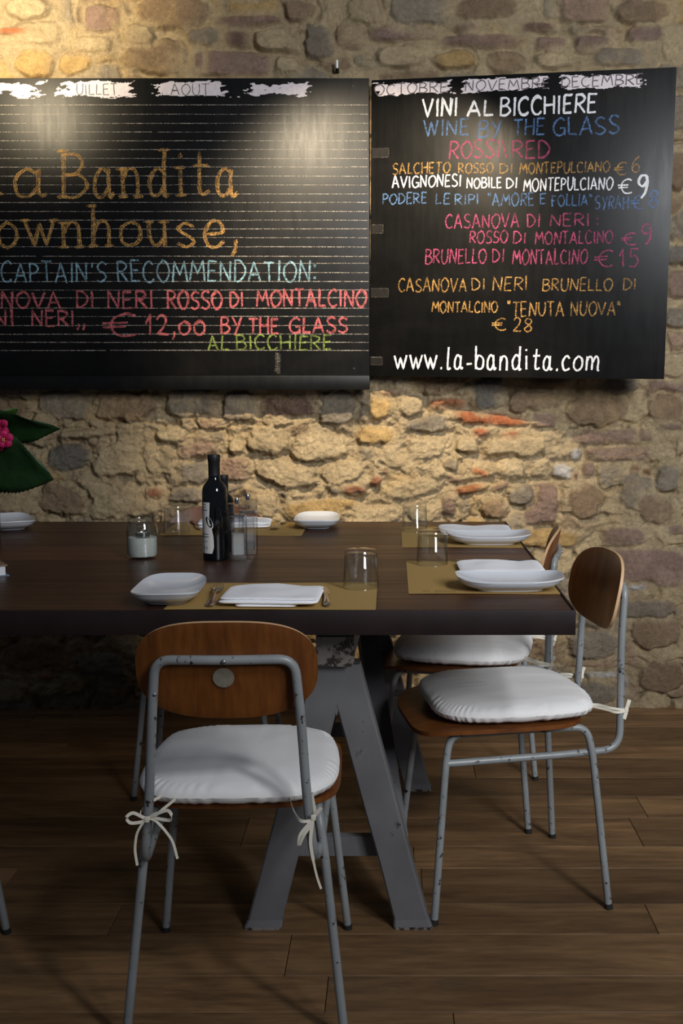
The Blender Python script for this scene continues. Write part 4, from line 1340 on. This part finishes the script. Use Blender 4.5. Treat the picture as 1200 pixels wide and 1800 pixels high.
def on_seat(c, x, y, rz):
    c.location = (x, y, 0.4385)
    c.rotation_euler = (0, 0, rz)


on_seat(make_cushion('white cushion tied with a bow to the chair seen from behind at the table front', ((-1, 'bow'), (1, 'tails')), 3), -0.294, 2.092, R(1.5))
on_seat(make_cushion('white cushion on the side-on chair nearer the camera, at the table end', ((-1, 'knot'), (1, 'knot')), 8), 0.258, 2.556, R(100.5))
on_seat(make_cushion('white cushion on the side-on chair nearer the stone wall, mostly under the table', ((-1, 'knot'), (1, 'knot')), 14), 0.196, 3.052, R(80))

# ------------------------------------------------------------------ table settings
TOP = TZ


def placemat(label, x0, x1, y0, y1, print_at, rz=0.0, curl=0.0):
    cx, cy = (x0 + x1) / 2, (y0 + y1) / 2
    t = thing('placemat', label, 'placemat', (cx, cy, TOP + 0.0002), rz, 'brown paper placemats')
    nx2, ny2 = 16, 12
    W, D = x1 - x0, y1 - y0
    f = lambda u, v: 0.0006 * math.sin(u * 5 + v * 3) + 0.0008
    vt, ff = [], []
    for lay in (0.0, 0.0004):
        for j in range(ny2 + 1):
            for i in range(nx2 + 1):
                u, v = i / nx2, j / ny2
                vt.append(((u - .5) * W, (v - .5) * D, f(u, v) + lay))
    n = (nx2 + 1) * (ny2 + 1)
    for j in range(ny2):
        for i in range(nx2):
            a = j * (nx2 + 1) + i
            ff.append((n + a, n + a + 1, n + a + nx2 + 2, n + a + nx2 + 1))
            ff.append((a + nx2 + 1, a + nx2 + 2, a + 1, a))
    per = list(range(nx2 + 1)) + [j * (nx2 + 1) + nx2 for j in range(1, ny2 + 1)] + [ny2 * (nx2 + 1) + i for i in range(nx2 - 1, -1, -1)] + [j * (nx2 + 1) for j in range(ny2 - 1, 0, -1)]
    for k in range(len(per)):
        a, c = per[k], per[(k + 1) % len(per)]
        ff.append((a, c, n + c, n + a))
    mesh_obj('paper_sheet', vt, ff, M['kraft'], t)
    # small printed emblem with faint illegible lines
    ex, ey = print_at
    r_ = random.Random(int(ex * 1000))
    mb = MB()
    for k in range(7):
        a = k * 0.9
        mb.add([(ex + 0.006 * math.cos(a) + d[0], ey + 0.004 * math.sin(a) + d[1], 0.00205) for d in ((0, 0), (.0022, .0004), (.0018, .0026), (-.0004, .0022))], [(0, 1, 2, 3)])
    for k in range(3):
        x = ex + 0.02
        while x < ex + 0.062:
            w = r_.uniform(0.003, 0.009)
            mb.add([(x, ey - 0.007 + k * 0.006, 0.00205), (x + w, ey - 0.007 + k * 0.006, 0.00205), (x + w, ey - 0.0055 + k * 0.006, 0.00205), (x, ey - 0.0055 + k * 0.006, 0.00205)], [(0, 1, 2, 3)])
            x += w + 0.003
    mb.build('printed_emblem', M['ink'], t, False)
    return t


placemat('brown paper placemat in front of the chair seen from behind, under fork, napkin and knife', -0.458, -0.034, 2.156, 2.446, (-0.2, 0.13))
placemat('brown paper placemat at the table end nearer the camera, under a tumbler and napkin', 0.034, 0.36, 2.318, 2.744, (-0.125, -0.19))
placemat('brown paper placemat at the table end nearer the stone wall, mostly hidden by white napkin', 0.026, 0.358, 2.967, 3.39, (-0.12, -0.195))
placemat('brown paper placemat along the far table edge behind the dark bottles', -0.689, -0.268, 3.198, 3.49, (0.12, -0.12))


def tumbler(label, x, y):
    prof = [(0, .0848), (.030, .0848), (.0342, .0836), (.0357, .0806), (.0362, .074), (.0394, .0015), (.0391, .0003), (.0384, .0003), (.0380, .0015), (.0347, .070), (.0325, .0742), (.022, .0752), (0, .0755)]
    o = MB().lathe(prof, 56).build('drinking_glass', M['glass'])
    o.location = (x, y, TOP + 0.0022)
    return tag(o, label, 'glass', 'upturned tumblers')


tumbler('upturned clear tumbler on the near placemat corner, right of the knife', -0.07, 2.385)
tumbler('upturned clear tumbler beside the white napkin at the table end nearer the camera', 0.098, 2.69)
tumbler('upturned clear tumbler beside the white napkin at the table end nearer the wall', 0.066, 3.285)
tumbler('upturned clear tumbler on the far placemat, between the salt-filled jar and dark bottles', -0.645, 3.245)


def dish(label, x, y, rz):
    hw, hd = 0.118, 0.0705

    def zt(x_, y_, r, a):
        u, v = abs(x_) / hw, abs(y_) / hd
        return 0.010 + 0.0135 * r ** 3.2 + 0.009 * u ** 3 * r + 0.0025 * v ** 3

    def zb(x_, y_, r, a):
        if r < 0.64:
            return 0.0
        if r < 0.67:
            return 0.0055
        k = (r - 0.67) / 0.33
        e = zt(x_, y_, r, a) - 0.0042
        return 0.0055 * (1 - k) + e * k if k < 0.9 else e + 0.001 * (k - 0.9) * 10
    v_, f_ = superslab(hw, hd, 3.6, zt, zb, 26, 96, 0.8)
    o = mesh_obj('oblong_dish', v_, f_, M['porcelain'])
    o.location = (x, y, TOP + 0.002)
    o.rotation_euler = (0, 0, rz)
    return tag(o, label, 'dish', 'oblong white dishes')


dish('oblong white dish left of the fork, overlapping the near placemat edge', -0.468, 2.27, R(92))
dish('oblong white dish in front of a napkin at the table end nearer the camera', 0.256, 2.375, R(1))
dish('oblong white dish in front of a napkin at the table end nearer the wall', 0.268, 3.045, R(0))
dish('oblong white dish on the far table edge, right of the far fork', -0.236, 3.40, R(91))
dish('oblong white dish at the far table edge beside the flower vase', -1.185, 3.37, R(115))


def napkin(label, x, y, rz, w, d, layers, seed, z0=0.0022):
    mb = MB()
    r_ = random.Random(seed)
    z = 0.0
    for k, (dx, dy, sw, sd, th) in enumerate(layers):
        def wave(px_, py_):
            return 0.0022 * math.sin(px_ * 38 + seed) * (0.35 + 0.65 * (py_ / d + .5)) + 0.0034 * mnoise.noise(Vector((px_ * 16, py_ * 16, seed)))
        zz, tt = z, th

        def zt(px_, py_, rr, a):
            e = max(0.0, 1 - rr ** 12) ** 0.5
            return zz + tt * (0.5 + 0.5 * e) + (wave(px_, py_) + 0.0016 if k else (wave(px_, py_) + .0016) * .5)

        def zb(px_, py_, rr, a):
            e = max(0.0, 1 - rr ** 12) ** 0.5
            return zz + tt * (0.5 - 0.5 * e) + ((wave(px_, py_) + 0.0016) * 0.5 if k else 0.0)
        v_, f_ = superslab(w / 2 * sw, d / 2 * sd, 11, zt, zb, 14, 120, 0.6)
        mb.add([(a + dx, b2 + dy, c) for a, b2, c in v_], f_)
        z += th * 0.9
    o = mb.build('napkin', M['linen'])
    o.location = (x, y, TOP + z0)
    o.rotation_euler = (0, 0, rz)
    return tag(o, label, 'napkin', 'folded white linen napkins')


napkin('folded white napkin lying between the fork and knife on the near placemat', -0.25, 2.245, R(-2), 0.203, 0.158, [(-0.004, -0.001, 0.62, 0.98, 0.005), (0, 0.0, 1, 1, 0.008), (0.001, 0.004, 0.985, 0.97, 0.006)], 2)
napkin('folded white napkin behind the dish at the table end nearer the camera', 0.258, 2.61, R(1), 0.2, 0.16, [(0, 0, 0.98, 0.98, 0.005), (0, 0.0, 1, 1, 0.006)], 9)
napkin('folded white napkin behind the dish at the table end nearer the wall', 0.247, 3.265, R(0), 0.215, 0.16, [(0, 0, 0.98, 0.98, 0.005), (0, 0.0, 1, 1, 0.006)], 17)
napkin('folded white napkin on the far placemat, behind the bottles and the clear mills', -0.492, 3.405, R(3), 0.225, 0.13, [(0, 0, 0.98, 0.98, 0.008), (0, 0.0, 1, 1, 0.011)], 25)


def profile_bar(mb, st):
    """st: list of (y, half width, z centre, half thickness): a bar swept along y with rounded-diamond section"""
    sec = [(-1, 0), (-0.7, 0.75), (0, 1), (0.7, 0.75), (1, 0), (0.7, -0.75), (0, -1), (-0.7, -0.75)]
    vv, ff = [], []
    for y, w, z, t in st:
        vv += [(a * w, y, z + b2 * t) for a, b2 in sec]
    n = len(st)
    for i in range(n - 1):
        for k in range(8):
            k2 = (k + 1) % 8
            ff.append((i * 8 + k, i * 8 + k2, i * 8 + 8 + k2, i * 8 + 8 + k))
    ff += [tuple(range(7, -1, -1)), tuple((n - 1) * 8 + k for k in range(8))]
    mb.add(vv, ff)


def fork(label, x, y, rz):
    mb = MB()
    profile_bar(mb, [(-0.1, 0.004, 0.003, 0.0012), (-0.096, 0.0085, 0.003, 0.0016), (-0.08, 0.0092, 0.0032, 0.0018), (-0.05, 0.0066, 0.005, 0.002), (-0.02, 0.0036, 0.0095, 0.002), (0.005, 0.0034, 0.012, 0.0019),
                     (0.022, 0.0058, 0.0105, 0.0016), (0.036, 0.0108, 0.008, 0.0013), (0.048, 0.0118, 0.0065, 0.0011)])
    for k in range(4):
        u = (k - 1.5) * 0.0064
        mb.tube(spline([(u, 0.044, 0.007), (u, 0.066, 0.0055), (u, 0.085, 0.0075), (u * 0.97, 0.1, 0.0115)], 5), [0.0019] * 11 + [0.0016, 0.0014, 0.0011, 0.0006, 0.0004], 8)
    o = mb.build('fork', M['steel'])
    o.location = (x, y, TOP + 0.0024)
    o.rotation_euler = (0, 0, rz)
    return tag(o, label, 'fork', 'table forks')


def knife(label, x, y, rz):
    mb = MB()
    profile_bar(mb, [(-0.105, 0.003, 0.0035, 0.002), (-0.1, 0.0074, 0.004, 0.003), (-0.085, 0.008, 0.004, 0.0032), (-0.05, 0.006, 0.004, 0.0032), (-0.01, 0.0045, 0.004, 0.003), (0.0, 0.0042, 0.004, 0.0026)])
    o = mb.build('knife', M['steel'])
    bl = MB()
    bl.add([(-0.0035, 0, 0.003), (0.004, 0, 0.003), (0.0075, 0.012, 0.003), (0.0095, 0.05, 0.003), (0.008, 0.085, 0.003), (0.001, 0.104, 0.003), (-0.0045, 0.1, 0.003), (-0.0045, 0.012, 0.003),
            (-0.0035, 0, 0.005), (0.004, 0, 0.005), (0.006, 0.012, 0.0046), (0.008, 0.05, 0.0044), (0.0068, 0.085, 0.0042), (0.001, 0.104, 0.0034), (-0.0045, 0.1, 0.0046), (-0.0045, 0.012, 0.005)],
           [(7, 6, 5, 4, 3, 2, 1, 0), (8, 9, 10, 11, 12, 13, 14, 15)] + [(k, (k + 1) % 8, (k + 1) % 8 + 8, k + 8) for k in range(8)])
    bl.build('blade', M['steel'], o, False)
    o.location = (x, y, TOP + 0.0024)
    o.rotation_euler = (0, 0, rz)
    return tag(o, label, 'knife', 'table knives')


fork('steel fork left of the folded napkin on the near placemat', -0.374, 2.272, R(3))
knife('steel knife right of the folded napkin on the near placemat', -0.141, 2.278, R(5))
fork('steel fork by the napkin at the table end nearer the camera, tines just showing', 0.262, 2.5, R(86))
knife('dark knife lying along the far side of the nearer table-end napkin', 0.25, 2.722, R(88))
knife('dark knife lying along the far side of the table-end napkin nearer the wall', 0.25, 3.368, R(88))
fork('steel fork with dark tines on the far placemat, right of the far napkin', -0.352, 3.385, R(176))
knife('steel knife on the far placemat between far tumbler and bottles', -0.612, 3.395, R(197))


# ------------------------------------------------------------------ bottles
def bottle(label, x, y, s, hs, with_label, seed):
    t = thing('oil_bottle', label, 'bottle', (x, y, TOP), 0, 'dark oil bottles')
    R0 = 0.0318 * s
    pr = [(0, .003), (.024, .002), (.0295, .0), (.0312, .003), (.0318, .008), (.0318, .17), (.0312, .180), (.0285, .1885), (.0225, .196), (.0165, .2035), (.0146, .212), (.0143, .222), (.0143, .248), (0, .248)]
    MB().lathe([(r * s, z * hs) for r, z in pr], 48).build('bottle_body', M['bottle'], t)
    cp = [(.0147, .216), (.0148, .2505), (.0158, .252), (.0160, .266), (.0154, .2685), (.0, .269)]
    MB().lathe([(r * s, z * hs) for r, z in cp], 40).build('foil_cap', M['foil'], t)
    if with_label:
        def pt(th, z, off):
            r = R0 + off
            return (r * math.sin(th), -r * math.cos(th), z)

        def edge_right(z):                       # scalloped right border of the label
            k = (z - 0.02) / 0.13
            if k > 0.62:
                return R(-18 + 10 * (k - 0.62))
            return R(2 - 20 * max(0, (k - 0.15) / 0.47) ** 2.5 - 8 * max(0, 0.12 - k) / 0.12)
        vv, ff = [], []
        nz, nt = 30, 16
        for j in range(nz + 1):
            z = 0.02 + 0.13 * j / nz
            for i in range(nt + 1):
                th = R(-150) + (edge_right(z) - R(-150)) * i / nt
                vv.append(pt(th, z, 0.0003))
        for j in range(nz):
            for i in range(nt):
                a = j * (nt + 1) + i
                ff.append((a, a + 1, a + nt + 2, a + nt + 1))
        lab = mesh_obj('label', vv, ff, M['paper'], t)

        def patch(name, c_th, c_z, poly, mat, off):
            mesh_obj(name, [pt(R(c_th) + a / R0, c_z + b2, off) for a, b2 in poly], [tuple(range(len(poly)))], mat, lab, False)
        ell = lambda w, h, tilt, n=28: [(w * math.cos(2 * PI * k / n) * math.cos(tilt) - h * math.sin(2 * PI * k / n) * math.sin(tilt), w * math.cos(2 * PI * k / n) * math.sin(tilt) + h * math.sin(2 * PI * k / n) * math.cos(tilt)) for k in range(n)]
        patch('olive_ring', -20, 0.1, ell(0.009, 0.0185, 0.45), M['paper'], 0.0005)
        patch('olive_emblem', -21, 0.1, ell(0.006, 0.015, 0.45), M['black_ink'], 0.0007)
        patch('dark_box', -42, 0.034, [(-.006, -.0035), (.0065, -.0035), (.0065, .0035), (-.006, .0035)], M['black_ink'], 0.0006)
        r_ = random.Random(seed)
        for z, a0, a1, h in ((0.144, -95, -36, .0018), (0.137, -95, -34, .0018), (0.129, -90, -32, .0026), (0.068, -90, -24, .0024), (0.061, -90, -26, .003), (0.05, -85, -30, .0014)):
            mb = MB()
            a = a0
            while a < a1:
                w = r_.uniform(2, 6)
                mb.add([pt(R(a), z, .0006), pt(R(a + w), z, .0006), pt(R(a + w), z + h, .0006), pt(R(a), z + h, .0006)], [(0, 1, 2, 3)])
                a += w + 1.6
            mb.build('print_line', M['grey_ink'], lab, False)
    return t


bottle('tall black oil bottle with a white olive label, in front of the shorter bottle', -0.452, 2.772, 1.0, 1.0, True, 4)
bottle('shorter black oil bottle half hidden behind the tall labelled bottle', -0.4515, 2.915, 0.88, 0.76, False, 5)


# ------------------------------------------------------------------ acrylic mills
def mill(label, x, y, rz, fill, fill_h):
    t = thing('acrylic_mill', label, 'mill', (x, y, TOP), rz, 'clear acrylic table mills')

    def prism(hw, z0, z1, bev, chamf, e=0.0015):
        pts = []
        c = chamf
        for sx, sy in ((1, -1), (1, 1), (-1, 1), (-1, -1)):
            a, b2 = (sx * hw, sy * (hw - c)), (sx * (hw - c), sy * hw)
            pts += [a, b2] if sx * sy > 0 else [b2, a]
        n = len(pts)
        vv, ff = [], []
        for z, k in ((z0, 1 - e / hw), (z0 + e, 1), (z1 - e, 1), (z1, 1 - e / hw)):
            vv += [(p[0] * k, p[1] * k, z) for p in pts]
        for l in range(3):
            for k in range(n):
                k2 = (k + 1) % n
                ff.append((l * n + k, l * n + k2, l * n + n + k2, l * n + n + k))
        ff += [tuple(range(n - 1, -1, -1)), tuple(3 * n + k for k in range(n))]
        return vv, ff
    mb = MB()
    mb.add(*prism(0.0232, 0.0, 0.1115, 0, 0.006))
    # hollow for the filling
    vi, fi = prism(0.0155, 0.013, 0.1085, 0, 0.004)
    mb.add(vi, [tuple(reversed(f)) for f in fi])
    mb.build('clear_body', M['acrylic'], t, False)
    MB().add(*prism(0.0152, 0.0134, fill_h, 0, 0.004)).build('filling', fill, t, False)
    MB().add(*prism(0.0222, 0.1116, 0.1165, 0, 0.006, 0.0008)).build('metal_collar', M['chrome'], t, False)
    MB().add(*prism(0.0228, 0.1166, 0.1445, 0, 0.0075, 0.003)).build('clear_head', M['acrylic'], t, False)
    MB().lathe([(0, .1447), (.0055, .1447), (.0055, .1575), (.0048, .159), (0, .159)], 20).build('metal_knob', M['chrome'], t)
    return t


mill('clear mill half full of white salt, nearest the camera beside the tall bottle', -0.396, 2.772, R(14), M['salt'], 0.068)
mill('clear mill standing behind the salt mill, right of the bottles', -0.380, 2.86, R(14), M['pepper'], 0.034)

# ------------------------------------------------------------------ jar with salt and a tealight
jr = thing('jar', 'glass jar of coarse salt, standing open left of the dark bottles', 'jar', (-0.645, 2.8, TOP))
prof = [(0, .003), (.03, .001), (.036, .0), (.0392, .004), (.0398, .012), (.0398, .078), (.0385, .0845), (.0355, .0885), (.0355, .0905), (.0368, .092), (.0355, .0938), (.0368, .0965), (.0355, .0985), (.0366, .1015), (.0364, .1065), (.0352, .1075), (.0338, .1065),
        (.0336, .088), (.0368, .082), (.0378, .077), (.0378, .012), (.0355, .006), (0, .0055)]
MB().lathe(prof, 56).build('glass_body', M['glass_green'], jr)
r_ = random.Random(9)
v_, f_ = [], []
mb = MB()
mb.lathe([(0, .0062), (.035, .0066), (.0372, .0125), (.0373, .052), (.036, .0545), (.028, .0535), (.018, .055), (0, .054)], 48)
mb.v = [(x + 0.0, y, z + (0.0014 * mnoise.noise(Vector((x * 150, y * 150, 2))) if z > 0.05 else 0)) for x, y, z in mb.v]
mb.build('salt_fill', M['salt'], jr)
tl = thing('tealight', 'small tealight in its metal cup, sunk in the jar salt', 'candle', (-0.643, 2.796, TOP + 0.0525))
MB().lathe([(0, 0), (.0175, 0), (.0185, .0006), (.0187, .015), (.0182, .0152), (.0178, .0148), (.0176, .011), (0, .011)], 40).build('metal_cup', M['steel'], tl)
MB().lathe([(0, .0112), (.0174, .0112), (.0174, .0125), (0, .0128)], 32).build('wax', M['wax'], tl)
MB().tube([(0, 0, .0125), (0.0003, 0, .018), (0.001, 0, .0225)], 0.0008, 8).build('wick', M['wax'], tl)

# ------------------------------------------------------------------ flowers in a glass vase, and a book
vz = thing('flower_vase', 'tall clear glass vase holding the flowers, by the left edge of the table view', 'vase', (-1.083, 2.83, TOP))
MB().lathe([(0, .003), (.045, .001), (.057, 0), (.06, .004), (.0605, .185), (.0598, .187), (.0588, .185), (.0582, .012), (.053, .009), (0, .009)], 56).build('glass_vessel', M['glass'], vz)
MB().lathe([(0, .0095), (.053, .0095), (.0577, .0125), (.0579, .12), (0, .12)], 48).build('water', M['water'], vz)


def leaf_mesh(L, W, droop, fold, seed, teeth=34):
    nu, nv = 44, 8
    vv, ff = [], []
    for i in range(nu + 1):
        u = i / nu
        w = W * (math.sin(PI * min(1, u ** 0.72)) ** 0.85) * (1 - 0.12 * u) if 0 < u < 1 else 0.0005
        w *= 1 + (0.035 if i % 2 else -0.02) * (0 < u < 0.97)
        for j in range(-nv // 2, nv // 2 + 1):
            s = j / (nv / 2)
            x = u * L
            y = s * w / 2
            z = -droop * u * u * L + abs(s) * w * fold + 0.004 * math.sin(u * 16 + abs(s) * 3) * abs(s)
            vv.append((x, y, z))
    n = nv + 1
    for i in range(nu):
        for j in range(nv):
            a = i * n + j
            ff.append((a, a + n, a + n + 1, a + 1))
    return vv, ff


bq = thing('flower_bouquet', 'dark-leaved flower stems with magenta blossoms, standing in the glass vase', 'flowers', (-1.083, 2.83, TOP))
bx, by = -1.083, 2.83


def leaf(base, tip, W, droop, fold, roll, mat, seed):
    B, T_ = Vector(base), Vector(tip)
    d = T_ - B
    L = d.length
    v_, f_ = leaf_mesh(L, W, droop, fold, seed)
    o = mesh_obj('leaf', v_, f_, mat, bq)
    xq = d.normalized()
    yq = Vector((0, -math.sin(roll), math.cos(roll)))
    yq = (yq - xq * yq.dot(xq)).normalized()
    zq = xq.cross(yq)
    o.matrix_local = Matrix.Translation(B - Vector((bx, by, TOP))) @ Matrix((xq, yq, zq)).transposed().to_4x4()
    sol = o.modifiers.new('thickness', 'SOLIDIFY')
    sol.thickness = 0.0008
    return o


leaf((-1.05, 2.74, 1.035), (-0.844, 2.70, 0.958), 0.175, 0.05, 0.05, 0.25, M['leaf'], 1)
leaf((-1.06, 2.78, 1.105), (-0.835, 2.72, 1.072), 0.11, 0.1, 0.12, 0.6, M['leaf'], 2)
leaf((-1.06, 2.76, 1.03), (-0.945, 2.74, 1.028), 0.06, 0.06, 0.1, 0.6, M['leaf'], 3)
leaf((-1.09, 2.80, 1.09), (-0.985, 2.76, 1.19), 0.10, -0.05, 0.1, 0.3, M['leaf_light'], 4)
leaf((-1.04, 2.80, 1.10), (-0.945, 2.76, 1.115), 0.08, 0.2, 0.1, 1.0, M['leaf_light'], 6)
leaf((-1.10, 2.78, 1.06), (-1.25, 2.70, 1.02), 0.11, 0.1, 0.1, 0.5, M['leaf'], 5)
leaf((-1.03, 2.73, 1.055), (-0.985, 2.705, 1.062), 0.04, 0.0, 0.1, 0.4, M['leaf'], 7)
mb = MB()
for k, (ex, ey, ez) in enumerate(((-0.97, 2.72, 1.06), (-1.05, 2.74, 1.04), (-1.06, 2.78, 1.105), (-1.1, 2.78, 1.06), (-1.09, 2.8, 1.09))):
    a = k * 1.3
    s0 = Vector((0.03 * math.cos(a), 0.03 * math.sin(a), 0.012))
    e0 = Vector((ex - bx, ey - by, ez - TOP))
    mb.tube(spline([s0, s0 * 0.4 + Vector((0, 0, 0.16)), e0 * 0.6 + Vector((0, 0, 0.13)), e0], 8), 0.0028, 8)
mb.build('stem', M['stem'], bq)
fl_r = random.Random(4)
for k, (fx, fy, fz, s) in enumerate(((-0.962, 2.70, 1.092, 1.0), (-0.952, 2.695, 1.062, 0.95), (-0.985, 2.70, 1.072, 0.9), (-0.972, 2.71, 1.05, 0.8), (-1.005, 2.71, 1.09, 0.9), (-0.99, 2.71, 1.052, 0.8))):
    mb = MB()
    ax = Vector((fl_r.uniform(-.4, .6), -1, fl_r.uniform(-.3, .5))).normalized()
    e1 = ax.cross(Vector((0, 0, 1))).normalized()
    e2 = ax.cross(e1)
    c = Vector((fx - bx, fy - by, fz - TOP))
    for p in range(5):
        a = 2 * PI * p / 5 + k
        dr = e1 * math.cos(a) + e2 * math.sin(a)
        sd = ax.cross(dr)
        vv = []
        for u, w, h in ((0, .003, 0), (.007, .009, .004), (.014, .012, .006), (.021, .009, .005), (.025, .002, .001)):
            vv += [c + (dr * u + sd * -w + ax * h) * s, c + (dr * u + ax * (h - .001)) * s, c + (dr * u + sd * w + ax * h) * s]
        mb.add(vv, [f for i in range(4) for f in ((i * 3, i * 3 + 3, i * 3 + 4, i * 3 + 1), (i * 3 + 1, i * 3 + 4, i * 3 + 5, i * 3 + 2))])
    o = mb.build('blossom', M['petal'], bq)
    sol = o.modifiers.new('thickness', 'SOLIDIFY')
    sol.thickness = 0.0007
    mb = MB()
    for q in range(4):
        p0 = c + ax * 0.003
        mb.tube([p0, p0 + (ax * 0.008 + e1 * fl_r.uniform(-.004, .004) + e2 * fl_r.uniform(-.004, .004))], [0.0006, 0.0012], 6)
    mb.build('stamen', M['stamen'], o)

bk = thing('book', 'book with white page edges and a blue-grey cover, lying in front of the vase', 'book', (-1.026, 2.545, TOP), R(33))
MB().box((0, 0, 0.0015), (0.206, 0.156, 0.003), 0.0008).build('back_cover', M['cover'], bk)
MB().box((-0.002, 0, 0.0135), (0.194, 0.146, 0.021)).build('page_block', M['pages'], bk)
MB().box((0, 0, 0.0255), (0.200, 0.152, 0.003), 0.0008).build('front_cover', M['cover_top'], bk)
MB().box((-0.1015, 0, 0.0135), (0.003, 0.152, 0.021), 0.0006).build('spine', M['cover'], bk)
